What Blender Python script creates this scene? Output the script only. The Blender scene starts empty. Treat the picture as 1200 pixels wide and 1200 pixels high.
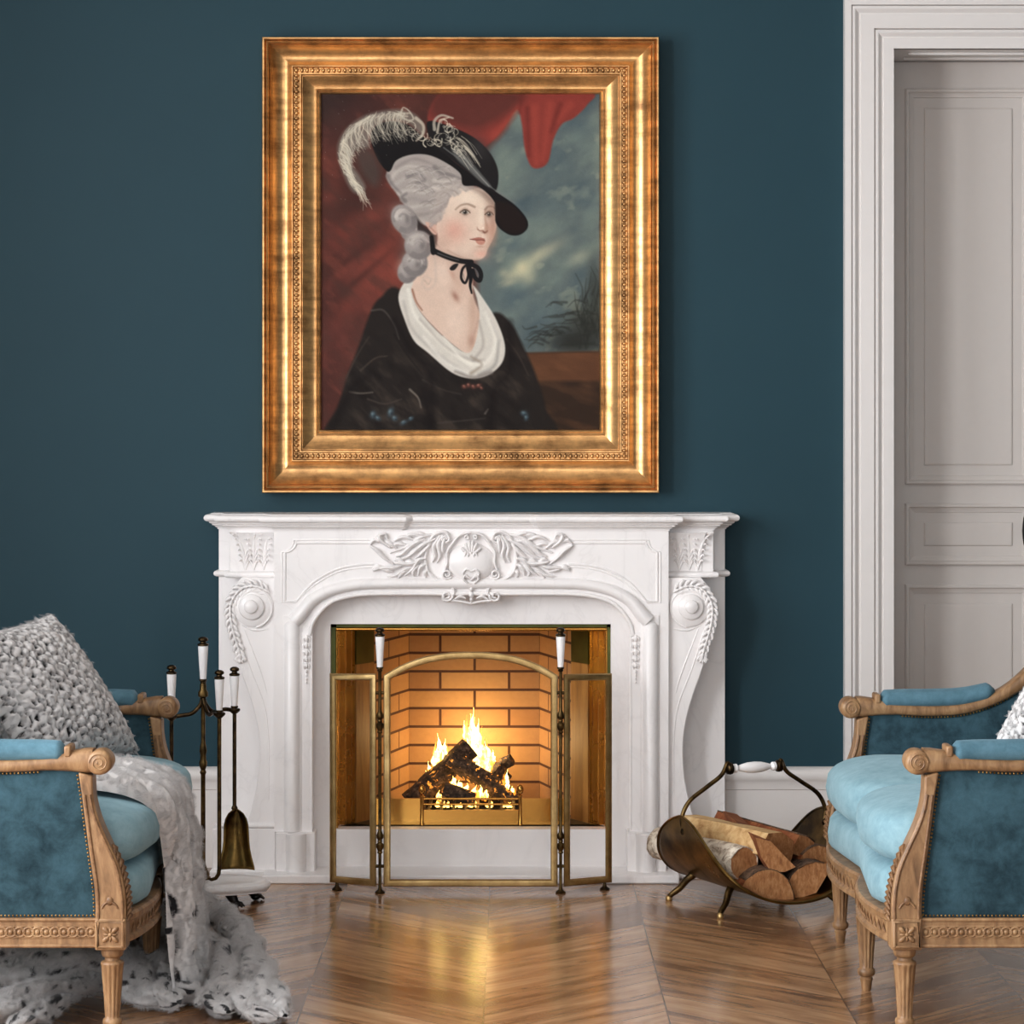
import bpy, bmesh, math, random
import numpy as np
from mathutils import Vector, Matrix, noise as mnoise

random.seed(7)
rng = np.random.default_rng(7)
SC = bpy.context.scene
COL = SC.collection
PI = math.pi

# ------------------------------------------------------------------ camera frame (pixels of the 1200 frame <-> metres)
F, H, HY = 3200.0, 1.34, 505.0          # focal length in pixels, eye height, horizon row
def X_(px, Y): return (px - 600.0) / F * Y
def Z_(py, Y): return H - (py - HY) / F * Y
def P(px, py, Y): return (X_(px, Y), Y, Z_(py, Y))

# ------------------------------------------------------------------ curves
def catmull(pts, n=8, closed=False):
    pts = [np.array(p, float) for p in pts]
    m = len(pts); out = []
    rngk = range(m) if closed else range(m - 1)
    for i in rngk:
        p1, p2 = pts[i], pts[(i + 1) % m]
        p0 = pts[(i - 1) % m] if (closed or i > 0) else 2 * p1 - p2
        p3 = pts[(i + 2) % m] if (closed or i + 2 < m) else 2 * p2 - p1
        for k in range(n):
            t = k / n
            out.append(0.5 * ((2 * p1) + (-p0 + p2) * t + (2 * p0 - 5 * p1 + 4 * p2 - p3) * t * t + (-p0 + 3 * p1 - 3 * p2 + p3) * t ** 3))
    if not closed: out.append(pts[-1])
    return out
def lerp(a, b, t): return a + (b - a) * t

# ------------------------------------------------------------------ mesh builder
class MB:
    def __init__(self, xf=None):
        self.v = []; self.f = []; self.mi = []; self.uv = {}; self.xf = xf
    def add(self, vs, fs, mi=0):
        o = len(self.v)
        self.v += [tuple(float(c) for c in p) for p in vs]
        for f in fs:
            self.f.append([o + i for i in f]); self.mi.append(mi)
        return o
    def box(self, x0, x1, y0, y1, z0, z1, mi=0):
        vs = [(x, y, z) for z in (z0, z1) for y in (y0, y1) for x in (x0, x1)]
        self.add(vs, [(0,2,3,1), (4,5,7,6), (0,1,5,4), (2,6,7,3), (0,4,6,2), (1,3,7,5)], mi)
    def tube(self, pts, rad, n=10, squash=None, mi=0, cap=True):
        pts = [Vector(p) for p in pts]
        if not hasattr(rad, '__len__'): rad = [rad] * len(pts)
        T = []
        for i in range(len(pts)):
            t = pts[min(i + 1, len(pts) - 1)] - pts[max(i - 1, 0)]
            T.append(t.normalized() if t.length > 1e-9 else Vector((0, 0, 1)))
        up = Vector((0, 0, 1)) if abs(T[0].z) < 0.9 else Vector((0, 1, 0))
        nrm = (up - T[0] * up.dot(T[0])).normalized()
        vs = []
        for i, p in enumerate(pts):
            nrm = nrm - T[i] * nrm.dot(T[i])
            nrm = nrm.normalized() if nrm.length > 1e-6 else Vector((1, 0, 0))
            b = T[i].cross(nrm)
            for k in range(n):
                a = 2 * PI * k / n
                d = (nrm * math.cos(a) + b * math.sin(a)) * rad[i]
                if squash: d = Vector((d.x * squash[0], d.y * squash[1], d.z * squash[2]))
                vs.append(p + d)
        fs = []
        for i in range(len(pts) - 1):
            for k in range(n):
                fs.append((i*n + k, i*n + (k+1) % n, (i+1)*n + (k+1) % n, (i+1)*n + k))
        if cap:
            fs.append(tuple(range(n))[::-1]); fs.append(tuple((len(pts)-1)*n + k for k in range(n)))
        self.add(vs, fs, mi)
    def lathe(self, prof, origin, axis=(0, 0, 1), n=24, mi=0, flute=None):
        ax = Vector(axis).normalized()
        a = Vector((1, 0, 0)) if abs(ax.x) < 0.9 else Vector((0, 1, 0))
        u = (a - ax * a.dot(ax)).normalized(); w = ax.cross(u)
        o = Vector(origin); vs = []; fs = []
        for j, (r, z) in enumerate(prof):
            for k in range(n):
                t = 2 * PI * k / n
                rr = r
                if flute and flute[0] <= j <= flute[1]: rr = r * (1 - 0.14 * (0.5 + 0.5 * math.cos(flute[2] * t)) ** 2)
                vs.append(o + ax * z + (u * math.cos(t) + w * math.sin(t)) * rr)
        for j in range(len(prof) - 1):
            for k in range(n):
                fs.append((j*n + k, j*n + (k+1) % n, (j+1)*n + (k+1) % n, (j+1)*n + k))
        fs.append(tuple(range(n))[::-1]); fs.append(tuple((len(prof)-1)*n + k for k in range(n)))
        self.add(vs, fs, mi)
    def prism(self, front, back, mi=0):
        n = len(front)
        self.add(list(front) + list(back), [tuple(range(n)), tuple(range(2*n - 1, n - 1, -1))] + [(i, (i+1) % n, n + (i+1) % n, n + i) for i in range(n)], mi)
    def ell(self, c, r, nu=12, nv=8, M=None, mi=0):
        c = Vector(c); vs = []; fs = []
        if not hasattr(r, '__len__'): r = (r, r, r)
        for j in range(nv + 1):
            ph = -PI / 2 + PI * j / nv
            ph = max(-PI/2 + 0.02, min(PI/2 - 0.02, ph))
            for k in range(nu):
                t = 2 * PI * k / nu
                d = Vector((r[0]*math.cos(ph)*math.cos(t), r[1]*math.cos(ph)*math.sin(t), r[2]*math.sin(ph)))
                vs.append(c + (M @ d if M else d))
        for j in range(nv):
            for k in range(nu):
                fs.append((j*nu + k, j*nu + (k+1) % nu, (j+1)*nu + (k+1) % nu, (j+1)*nu + k))
        fs.append(tuple(range(nu))[::-1]); fs.append(tuple(nv*nu + k for k in range(nu)))
        self.add(vs, fs, mi)
    def grid(self, fn, nu, nv, mi=0, cu=False):
        vs = [fn(i / (nu if cu else nu - 1), j / (nv - 1)) for j in range(nv) for i in range(nu)]
        fs = []
        for j in range(nv - 1):
            for i in range(nu if cu else nu - 1):
                fs.append((j*nu + i, j*nu + (i+1) % nu, (j+1)*nu + (i+1) % nu, (j+1)*nu + i))
        return self.add(vs, fs, mi)
    def sweep_plan(self, path, prof, mi=0, top_cap=True):
        """profile (outward offset, z) swept along an open plan polyline with mitred corners; outward is to the right of travel"""
        path = [Vector((p[0], p[1])) for p in path]; n = len(path); dirs = []
        for i in range(n - 1): dirs.append((path[i+1] - path[i]).normalized())
        vs = []; m = len(prof)
        for i in range(n):
            d0 = dirs[max(i - 1, 0)]; d1 = dirs[min(i, n - 2)]
            n0 = Vector((d0.y, -d0.x)); n1 = Vector((d1.y, -d1.x))
            mt = (n0 + n1); mt = mt.normalized() if mt.length > 1e-6 else n0
            k = 1 / max(0.35, mt.dot(n0))
            for (d, z) in prof:
                q = path[i] + mt * d * k
                vs.append((q.x, q.y, z))
        fs = []
        for i in range(n - 1):
            for j in range(m - 1):
                fs.append((i*m + j, (i+1)*m + j, (i+1)*m + j + 1, i*m + j + 1))
        if top_cap:
            fs.append(tuple(i*m + m - 1 for i in range(n)))
            fs.append(tuple(i*m for i in range(n))[::-1])
        self.add(vs, fs, mi)
    def mirrored(self, xc):
        o = len(self.v)
        self.v += [(2*xc - x, y, z) for x, y, z in self.v]
        self.f += [[o + i for i in f][::-1] for f in self.f]
        self.mi += list(self.mi)
        return self
    def build_pair(self, name, mats, parent, **kw):
        for xf in (None, lambda p: (2*XC - p[0], p[1], p[2])):
            self.xf = xf; self.build(name, mats, parent, **kw)
    def build(self, name, mats, parent=None, ang=40, bevel=0, seg=2, recalc=True, flat=False):
        me = bpy.data.meshes.new(name)
        off = Vector((0, 0, 0))
        if parent is not None: off = WORLD[parent.name]
        vs = self.v
        if self.xf: vs = [self.xf(p) for p in vs]
        vs = [(p[0] - off.x, p[1] - off.y, p[2] - off.z) for p in vs]
        me.from_pydata(vs, [], self.f)
        if not isinstance(mats, (list, tuple)): mats = [mats]
        for m in mats: me.materials.append(m)
        if len(mats) > 1: me.polygons.foreach_set('material_index', self.mi)
        if self.uv:
            l = me.uv_layers.new(name='UVMap')
            for p in me.polygons:
                if p.index in self.uv:
                    for k, li in enumerate(p.loop_indices): l.data[li].uv = self.uv[p.index][k]
        if recalc:
            bm = bmesh.new(); bm.from_mesh(me)
            bmesh.ops.recalc_face_normals(bm, faces=bm.faces); bm.to_mesh(me); bm.free()
        if not flat:
            me.polygons.foreach_set('use_smooth', [True] * len(me.polygons))
            me.set_sharp_from_angle(angle=math.radians(ang))
        me.update()
        o = bpy.data.objects.new(name, me); COL.objects.link(o)
        if parent is not None: o.parent = parent
        WORLD[o.name] = off
        if bevel:
            b = o.modifiers.new('bevel', 'BEVEL'); b.width = bevel; b.segments = seg; b.limit_method = 'ANGLE'; b.angle_limit = math.radians(40)
        return o
WORLD = {}

def thing(name, loc, label, cat, group=None):
    o = bpy.data.objects.new(name, None); COL.objects.link(o); o.location = loc
    o.empty_display_size = 0.05
    WORLD[o.name] = Vector(loc); o['label'] = label; o['category'] = cat
    if group: o['group'] = group
    return o
def tag(o, label, cat, group=None, kind=None):
    o['label'] = label; o['category'] = cat
    if group: o['group'] = group
    if kind: o['kind'] = kind
    return o
def struct(o, label, cat):
    o['kind'] = 'structure'; o['label'] = label; o['category'] = cat
    return o

# ------------------------------------------------------------------ materials
def srgb(r, g, b):
    f = lambda c: (c / 255 / 12.92) if c / 255 <= 0.04045 else ((c / 255 + 0.055) / 1.055) ** 2.4
    return (f(r), f(g), f(b), 1.0)
class NT:
    def __init__(self, name):
        self.m = bpy.data.materials.new(name); self.m.use_nodes = True
        self.t = self.m.node_tree; self.n = self.t.nodes; self.l = self.t.links
        self.b = self.n['Principled BSDF']
    def new(self, typ, **kw):
        x = self.n.new(typ)
        for k, v in kw.items(): setattr(x, k, v)
        return x
    def put(self, sock, val):
        if hasattr(val, 'is_output'): self.l.new(val, sock)
        else: sock.default_value = val
    def math(self, op, a, b=None, c=None, clamp=False):
        x = self.new('ShaderNodeMath', operation=op); x.use_clamp = clamp
        self.put(x.inputs[0], a)
        if b is not None: self.put(x.inputs[1], b)
        if c is not None: self.put(x.inputs[2], c)
        return x.outputs[0]
    def mix(self, fac, a, b, blend='MIX'):
        x = self.new('ShaderNodeMix', data_type='RGBA', blend_type=blend)
        self.put(x.inputs[0], fac); self.put(x.inputs[6], a); self.put(x.inputs[7], b)
        return x.outputs[2]
    def comb(self, x, y, z):
        c = self.new('ShaderNodeCombineXYZ')
        for i, v in enumerate((x, y, z)): self.put(c.inputs[i], v)
        return c.outputs[0]
    def coord(self, which='Object'): return self.new('ShaderNodeTexCoord').outputs[which]
    def sep(self, v):
        s = self.new('ShaderNodeSeparateXYZ'); self.l.new(v, s.inputs[0]); return s.outputs
    def mapping(self, v, scale=(1, 1, 1), loc=(0, 0, 0), rot=(0, 0, 0)):
        m = self.new('ShaderNodeMapping'); self.l.new(v, m.inputs[0])
        m.inputs['Scale'].default_value = scale; m.inputs['Location'].default_value = loc; m.inputs['Rotation'].default_value = rot
        return m.outputs[0]
    def noise(self, v=None, scale=5, detail=4, rough=0.55, dist=0.0):
        x = self.new('ShaderNodeTexNoise')
        if v is not None: self.l.new(v, x.inputs['Vector'])
        x.inputs['Scale'].default_value = scale; x.inputs['Detail'].default_value = detail
        x.inputs['Roughness'].default_value = rough; x.inputs['Distortion'].default_value = dist
        return x.outputs['Fac']
    def ramp(self, fac, stops, interp='LINEAR'):
        r = self.new('ShaderNodeValToRGB'); self.l.new(fac, r.inputs[0]); r.color_ramp.interpolation = interp
        e = r.color_ramp.elements
        while len(e) < len(stops): e.new(0.5)
        for i, (p, c) in enumerate(stops):
            e[i].position = p; e[i].color = c if len(c) == 4 else (*c, 1)
        return r.outputs[0]
    def bump(self, h, strength=0.2, dist=0.01):
        b = self.new('ShaderNodeBump'); b.inputs['Strength'].default_value = strength; b.inputs['Distance'].default_value = dist
        self.l.new(h, b.inputs['Height']); self.l.new(b.outputs[0], self.b.inputs['Normal'])
    def set(self, **kw):
        for k, v in kw.items(): self.put(self.b.inputs[k.replace('_', ' ')], v)
        return self.m
G = lambda v: (v, v, v, 1)

def mat_wall():
    t = NT('teal_paint'); c = t.coord()
    n = t.noise(c, 3, 3); g = t.noise(c, 260, 2)
    col = t.mix(n, srgb(23, 56, 67), srgb(26, 60, 71))
    t.bump(g, 0.08, 0.002)
    return t.set(Base_Color=col, Roughness=0.62, Specular_IOR_Level=0.3)
def mat_white(name, c1, rough=0.4):
    t = NT(name); n = t.noise(t.coord(), 40, 2)
    return t.set(Base_Color=t.mix(n, c1, tuple(min(1, x * 1.03) for x in c1[:3]) + (1,)), Roughness=rough)
def mat_marble():
    t = NT('white_marble'); c = t.coord()
    n = t.noise(t.mapping(c, (1, 1, 0.6), rot=(0, 0.5, 0.2)), 5, 6, 0.6, 1.2)
    v = t.math('ABSOLUTE', t.math('SUBTRACT', n, 0.5))
    vein = t.ramp(v, [(0, G(1)), (0.018, G(0.25)), (0.06, G(0))])
    big = t.noise(c, 2.5, 3)
    fac = t.math('MULTIPLY', vein, t.math('MULTIPLY', big, 0.28))
    col = t.mix(fac, srgb(241, 237, 236), srgb(188, 182, 182))
    return t.set(Base_Color=col, Roughness=0.28, Specular_IOR_Level=0.45)
def mat_metal(name, base, rough, dirt=None, scale=14, metallic=1.0, lo=0.35, hi=0.7):
    t = NT(name); c = t.coord()
    n = t.noise(c, scale, 5, 0.6)
    f = t.ramp(n, [(lo, G(0)), (hi, G(1))])
    col = t.mix(f, dirt or tuple(x * 0.5 for x in base[:3]) + (1,), base)
    return t.set(Base_Color=col, Metallic=metallic, Roughness=t.math('ADD', t.math('MULTIPLY', f, -0.1), rough + 0.1))
def mat_gilt():
    t = NT('aged_gilt'); c = t.coord()
    n = t.noise(t.mapping(c, (3, 3, 3)), 5, 8, 0.68)
    streak = t.noise(t.mapping(c, (2, 2, 14)), 4, 5, 0.6)
    f = t.ramp(t.math('ADD', t.math('MULTIPLY', n, 0.6), t.math('MULTIPLY', streak, 0.4)), [(0.3, G(0)), (0.58, G(1))])
    col = t.mix(f, srgb(110, 74, 44), srgb(228, 177, 116))
    red = t.ramp(t.noise(c, 26, 4, 0.7), [(0.68, G(0)), (0.76, G(0.55))])
    col = t.mix(red, col, srgb(92, 46, 26))
    t.bump(t.noise(c, 120, 3), 0.12, 0.002)
    return t.set(Base_Color=col, Metallic=0.78, Roughness=t.math('ADD', t.math('MULTIPLY', f, -0.12), 0.40))
def mat_wood(name, c1, c2, c3, axis_scale=(30, 30, 3), rough=0.42, spec=0.4, sc=1.6):
    t = NT(name); c = t.coord()
    g = t.noise(t.mapping(c, axis_scale), sc, 6, 0.62, 0.6)
    col = t.ramp(g, [(0.28, c1), (0.5, c2), (0.72, c3)])
    p = t.noise(c, 9, 4); col = t.mix(t.math('MULTIPLY', p, 0.35), col, c1)
    t.bump(g, 0.15, 0.003)
    return t.set(Base_Color=col, Roughness=rough, Specular_IOR_Level=spec)
def mat_velvet(name, c1, c2, scale=22, sheen=0.3):
    t = NT(name); c = t.coord()
    n = t.noise(c, scale, 6, 0.7, 0.3); n2 = t.noise(c, 6, 3)
    f = t.ramp(t.math('ADD', t.math('MULTIPLY', n, 0.55), t.math('MULTIPLY', n2, 0.45)), [(0.33, G(0)), (0.66, G(1))])
    col = t.mix(f, c1, c2)
    t.bump(t.noise(c, 500, 2), 0.25, 0.002)
    return t.set(Base_Color=col, Roughness=0.85, Specular_IOR_Level=0.15, Sheen_Weight=sheen, Sheen_Roughness=0.4, Sheen_Tint=srgb(170, 195, 205))
def mat_floor():
    t = NT('chevron_parquet'); s = t.sep(t.coord())
    w = 0.4225; pitch = 0.184
    xr = t.math('DIVIDE', t.math('ADD', s[0], 0.065), w)
    k = t.math('FLOOR', xr); fx = t.math('SUBTRACT', xr, k)
    par = t.math('FLOORED_MODULO', k, 2.0)
    xm = t.math('ADD', t.math('MULTIPLY', fx, t.math('SUBTRACT', 1.0, par)), t.math('MULTIPLY', t.math('SUBTRACT', 1.0, fx), par))
    xm = t.math('MULTIPLY', xm, w)
    tt = t.math('SUBTRACT', s[1], xm)
    ti = t.math('DIVIDE', tt, pitch); idx = t.math('FLOOR', ti); ft = t.math('SUBTRACT', ti, idx)
    g = t.math('MULTIPLY', t.math('ADD', xm, s[1]), 0.7071); p = t.math('MULTIPLY', tt, 0.7071)
    wn = t.new('ShaderNodeTexWhiteNoise', noise_dimensions='2D'); t.l.new(t.comb(k, idx, 0.0), wn.inputs['Vector'])
    r = wn.outputs['Value']
    rs = t.sep(wn.outputs['Color'])
    gv = t.comb(t.math('ADD', t.math('MULTIPLY', g, 2.2), t.math('MULTIPLY', r, 40.0)), t.math('MULTIPLY', p, 17.0), t.math('MULTIPLY', rs[1], 17.0))
    n1 = t.noise(gv, 1.5, 6, 0.65, 0.8)
    gv2 = t.comb(t.math('ADD', t.math('MULTIPLY', g, 1.3), t.math('MULTIPLY', rs[2], 23.0)), t.math('MULTIPLY', p, 8.0), rs[0])
    n2 = t.noise(gv2, 1.3, 3, 0.5, 1.0)
    f = t.math('ADD', t.math('MULTIPLY', n1, 0.55), t.math('MULTIPLY', n2, 0.45))
    f = t.math('ADD', f, t.math('MULTIPLY', t.math('SUBTRACT', r, 0.5), 0.16))
    col = t.ramp(f, [(0.27, srgb(58, 38, 26)), (0.41, srgb(112, 78, 54)), (0.53, srgb(158, 118, 84)), (0.74, srgb(198, 160, 122))])
    e1 = t.math('MINIMUM', ft, t.math('SUBTRACT', 1.0, ft)); e2 = t.math('MINIMUM', fx, t.math('SUBTRACT', 1.0, fx))
    line = t.math('MAXIMUM', t.math('LESS_THAN', e1, 0.012), t.math('LESS_THAN', e2, 0.0045))
    col = t.mix(t.math('MULTIPLY', line, 0.7), col, srgb(40, 26, 18))
    t.bump(t.math('SUBTRACT', t.math('MULTIPLY', n1, 0.3), line), 0.12, 0.004)
    return t.set(Base_Color=col, Roughness=t.math('ADD', 0.13, t.math('MULTIPLY', n1, 0.12)), Specular_IOR_Level=0.55)
def mat_brick():
    t = NT('firebrick'); uv = t.coord('UV')
    b = t.new('ShaderNodeTexBrick'); t.l.new(uv, b.inputs['Vector'])
    b.inputs['Scale'].default_value = 1.0; b.inputs['Brick Width'].default_value = 0.223; b.inputs['Row Height'].default_value = 0.0597
    b.inputs['Mortar Size'].default_value = 0.0045; b.inputs['Mortar Smooth'].default_value = 0.15; b.inputs['Bias'].default_value = 0
    b.inputs['Color1'].default_value = srgb(206, 156, 100); b.inputs['Color2'].default_value = srgb(184, 132, 82); b.inputs['Mortar'].default_value = srgb(70, 40, 24)
    n = t.noise(uv, 60, 4)
    col = t.mix(t.math('MULTIPLY', n, 0.35), b.outputs['Color'], srgb(120, 66, 36))
    t.bump(t.math('ADD', t.math('MULTIPLY', b.outputs['Fac'], -1.0), t.math('MULTIPLY', n, 0.2)), 0.5, 0.004)
    return t.set(Base_Color=col, Roughness=0.85)
def mat_emit(name, stops, strength, axis=2, lo=0.0, hi=1.0, alpha=1.0):
    t = NT(name); s = t.sep(t.coord())
    f = t.math('DIVIDE', t.math('SUBTRACT', s[axis], lo), hi - lo, clamp=True)
    n = t.noise(t.coord(), 45, 3); f = t.math('ADD', f, t.math('MULTIPLY', t.math('SUBTRACT', n, 0.5), 0.5))
    col = t.ramp(f, stops)
    e = t.new('ShaderNodeEmission'); t.l.new(col, e.inputs[0]); e.inputs[1].default_value = strength
    out = t.n['Material Output']
    if alpha < 1:
        a = t.math('MULTIPLY', t.ramp(t.noise(t.coord(), 60, 3), [(0.3, G(0)), (0.7, G(1))]), alpha)
        tr = t.new('ShaderNodeBsdfTransparent'); mx = t.new('ShaderNodeMixShader')
        t.l.new(a, mx.inputs[0]); t.l.new(tr.outputs[0], mx.inputs[1]); t.l.new(e.outputs[0], mx.inputs[2]); t.l.new(mx.outputs[0], out.inputs[0])
    else: t.l.new(e.outputs[0], out.inputs[0])
    return t.m
def mat_char():
    t = NT('charred_wood'); c = t.coord()
    n = t.noise(t.mapping(c, (1, 1, 1)), 70, 5, 0.65); cr = t.noise(c, 45, 4, 0.6, 1.0)
    col = t.ramp(n, [(0.35, srgb(24, 18, 15)), (0.55, srgb(78, 56, 42)), (0.75, srgb(150, 122, 98))])
    glow = t.ramp(cr, [(0.615, G(0)), (0.66, G(1))])
    t.bump(n, 0.9, 0.01)
    t.put(t.b.inputs['Emission Color'], t.mix(glow, (0, 0, 0, 1), (1.0, 0.33, 0.04, 1)))
    t.b.inputs['Emission Strength'].default_value = 1.6
    return t.set(Base_Color=col, Roughness=0.9)
def mat_attr(name, rough=0.5, gain=1.0, bumpsc=0, spec=0.3, sheen=0):
    t = NT(name); a = t.new('ShaderNodeAttribute'); a.attribute_name = 'Col'
    if bumpsc: t.bump(t.noise(t.coord(), bumpsc, 3), 0.25, 0.002)
    return t.set(Base_Color=a.outputs['Color'], Roughness=rough, Specular_IOR_Level=spec, Sheen_Weight=sheen)

def mat_fur():
    t = NT('fur_hair'); hi = t.new('ShaderNodeHairInfo')
    col = t.mix(t.math('POWER', hi.outputs['Random'], 1.5), srgb(214, 211, 210), srgb(156, 153, 154))
    return t.set(Base_Color=col, Roughness=0.9, Specular_IOR_Level=0.1)
M = {}
M['wall'] = mat_wall(); M['marble'] = mat_marble(); M['floor'] = mat_floor(); M['gilt'] = mat_gilt()
M['trim'] = mat_white('trim_paint', srgb(222, 217, 214), 0.38); M['door'] = mat_white('door_paint', srgb(206, 199, 194), 0.42)
M['ceil'] = mat_white('ceiling_paint', srgb(235, 232, 228), 0.8)
M['porcelain'] = mat_white('porcelain', srgb(244, 242, 242), 0.15)
M['bronze'] = mat_metal('dark_bronze', srgb(120, 96, 58), 0.34, srgb(52, 40, 26), 30)
M['bronze_dark'] = mat_metal('blackened_bronze', srgb(84, 66, 44), 0.32, srgb(34, 27, 20), 40)
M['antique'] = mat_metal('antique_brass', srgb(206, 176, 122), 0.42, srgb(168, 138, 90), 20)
M['antique_shaded'] = mat_metal('antique_brass_shaded', srgb(186, 156, 104), 0.42, srgb(146, 116, 72), 20)  # same brass with the right wing's shade put into its colour
M['brass'] = mat_metal('polished_brass', srgb(222, 168, 84), 0.1, srgb(196, 140, 66), 6)
M['scuttle'] = mat_metal('burnished_brass', srgb(150, 120, 66), 0.26, srgb(60, 46, 26), 9)
M['jamb'] = mat_metal('jamb_brass', srgb(206, 166, 92), 0.22, srgb(176, 124, 60), 5)
M['jamb_reflection'] = mat_wood('jamb_reflection', srgb(118, 76, 36), srgb(166, 114, 56), srgb(196, 142, 74), (14, 14, 2), 0.5, 0.4)  # brown room reflection in the jamb brass, put into the colour
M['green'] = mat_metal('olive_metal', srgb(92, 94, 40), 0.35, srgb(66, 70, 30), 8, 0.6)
M['black'] = mat_metal('black_iron', srgb(32, 28, 26), 0.3, srgb(14, 12, 11), 20, 0.5)
M['brick'] = mat_brick(); M['char'] = mat_char()
M['oak'] = mat_wood('carved_oak', srgb(92, 66, 44), srgb(146, 110, 76), srgb(180, 144, 104), (26, 26, 8))
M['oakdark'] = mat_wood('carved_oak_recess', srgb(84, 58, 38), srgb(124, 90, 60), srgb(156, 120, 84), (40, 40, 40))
M['velvet'] = mat_velvet('teal_velvet', srgb(22, 40, 48), srgb(62, 92, 104))
M['velvet_light'] = mat_velvet('blue_velvet', srgb(112, 146, 158), srgb(146, 178, 188), 30)
M['nail'] = mat_metal('nail_brass', srgb(176, 140, 86), 0.35, srgb(110, 80, 46), 60)
M['canvas'] = mat_attr('painted_canvas', 0.6, 1.0, 420, 0.06)
M['fur'] = mat_fur()
M['knit'] = mat_attr('knitted_fur', 0.95, 1.0, 0, 0.05, 0.2)
M['split'] = mat_wood('split_wood', srgb(150, 108, 66), srgb(208, 170, 118), srgb(232, 204, 156), (8, 30, 30), 0.7, 0.2, 1.2)
M['split_red'] = mat_wood('red_split_wood', srgb(92, 46, 26), srgb(142, 82, 50), srgb(176, 116, 76), (8, 30, 30), 0.7, 0.2, 1.2)
M['cut'] = mat_wood('sawn_end', srgb(124, 80, 50), srgb(170, 118, 76), srgb(202, 152, 106), (70, 30, 30), 0.8, 0.15, 1.6)
def mat_birch():
    t = NT('birch_bark'); c = t.coord()
    n = t.noise(t.mapping(c, (3, 3, 3)), 12, 5, 0.7, 0.5)
    col = t.ramp(n, [(0.33, srgb(70, 56, 46)), (0.43, srgb(176, 158, 138)), (0.55, srgb(226, 214, 196))])
    t.bump(n, 0.4, 0.004)
    return t.set(Base_Color=col, Roughness=0.75)
M['birch'] = mat_birch()
def mat_bark():
    t = NT('dark_bark'); c = t.coord()
    n = t.noise(c, 60, 5, 0.7)
    t.bump(n, 0.9, 0.008)
    return t.set(Base_Color=t.ramp(n, [(0.35, srgb(40, 28, 20)), (0.6, srgb(104, 76, 54)), (0.8, srgb(140, 112, 86))]), Roughness=0.9)
M['bark'] = mat_bark()
def mat_mesh():
    t = NT('fine_wire_mesh')
    t.b.inputs['Metallic'].default_value = 0.6; t.b.inputs['Base Color'].default_value = srgb(80, 70, 52); t.b.inputs['Roughness'].default_value = 0.5
    s = t.sep(t.coord()); c = 0.0016
    gx = t.math('LESS_THAN', t.math('FRACT', t.math('DIVIDE', s[0], c)), 0.03)
    gz = t.math('LESS_THAN', t.math('FRACT', t.math('DIVIDE', s[2], c)), 0.03)
    return t.set(Alpha=t.math('MAXIMUM', gx, gz))
M['mesh'] = mat_mesh()
# ================================================================== ROOM
WY = 8.40                                             # chimney wall plane
XL, XR, YB, ZC = -2.75, 2.9, -1.4, 3.3
XC = X_(552.3, 8.2)                                   # centre line of the fireplace
def holes_wall(name, axis, a0, a1, z0, z1, fixed0, fixed1, holes, mat):
    mb = MB()
    A = sorted(set([a0, a1] + [h[0] for h in holes] + [h[1] for h in holes]))
    Zs = sorted(set([z0, z1] + [h[2] for h in holes] + [h[3] for h in holes]))
    for i in range(len(A) - 1):
        for j in range(len(Zs) - 1):
            ca, cz = (A[i] + A[i+1]) / 2, (Zs[j] + Zs[j+1]) / 2
            if any(h[0] < ca < h[1] and h[2] < cz < h[3] for h in holes): continue
            if axis == 'x': mb.box(A[i], A[i+1], fixed0, fixed1, Zs[j], Zs[j+1])
            else: mb.box(fixed0, fixed1, A[i], A[i+1], Zs[j], Zs[j+1])
    return mb.build(name, mat, flat=True)
DX0, DX1, DZ = 1.168, 2.134, Z_(56, 8.36)              # door opening
FX0, FX1 = X_(390, 8.4) - 0.0, X_(714, 8.4)
o = holes_wall('wall_back', 'x', XL - 0.2, XR + 0.2, 0, ZC, WY, WY + 0.3,
               [(DX0 - 0.02, DX1 + 0.02, 0, DZ + 0.02), (XC - 0.44, XC + 0.44, 0, 0.80)], M['wall'])
struct(o, 'matte teal painted wall behind the white fireplace', 'wall')
WIN_L = [(1.9, 3.8, 0.55, 2.95), (4.3, 6.2, 0.55, 2.95)]
o = holes_wall('wall_left', 'y', YB - 0.2, WY, 0, ZC, XL - 0.2, XL, WIN_L, M['wall']); struct(o, 'teal side wall with two tall windows', 'wall')
o = holes_wall('wall_right', 'y', YB - 0.2, WY, 0, ZC, XR, XR + 0.2, [], M['wall']); struct(o, 'teal side wall without windows', 'wall')
WIN_F = [(-2.1, -0.5, 0.55, 2.95), (0.6, 2.2, 0.55, 2.95)]
o = holes_wall('wall_front', 'x', XL, XR, 0, ZC, YB - 0.2, YB, WIN_F, M['trim']); struct(o, 'pale wall with two tall windows behind the viewer', 'wall')
mb = MB(); mb.box(XL - 0.2, XR + 0.2, YB - 0.2, WY + 0.3, -0.1, 0); o = mb.build('floor', M['floor'], flat=True)
struct(o, 'glossy brown chevron parquet floor', 'floor')
mb = MB(); mb.box(XL - 0.2, XR + 0.2, YB - 0.2, WY + 0.3, ZC, ZC + 0.1); o = mb.build('ceiling', M['ceil'], flat=True)
struct(o, 'plain white ceiling', 'ceiling')
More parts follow.
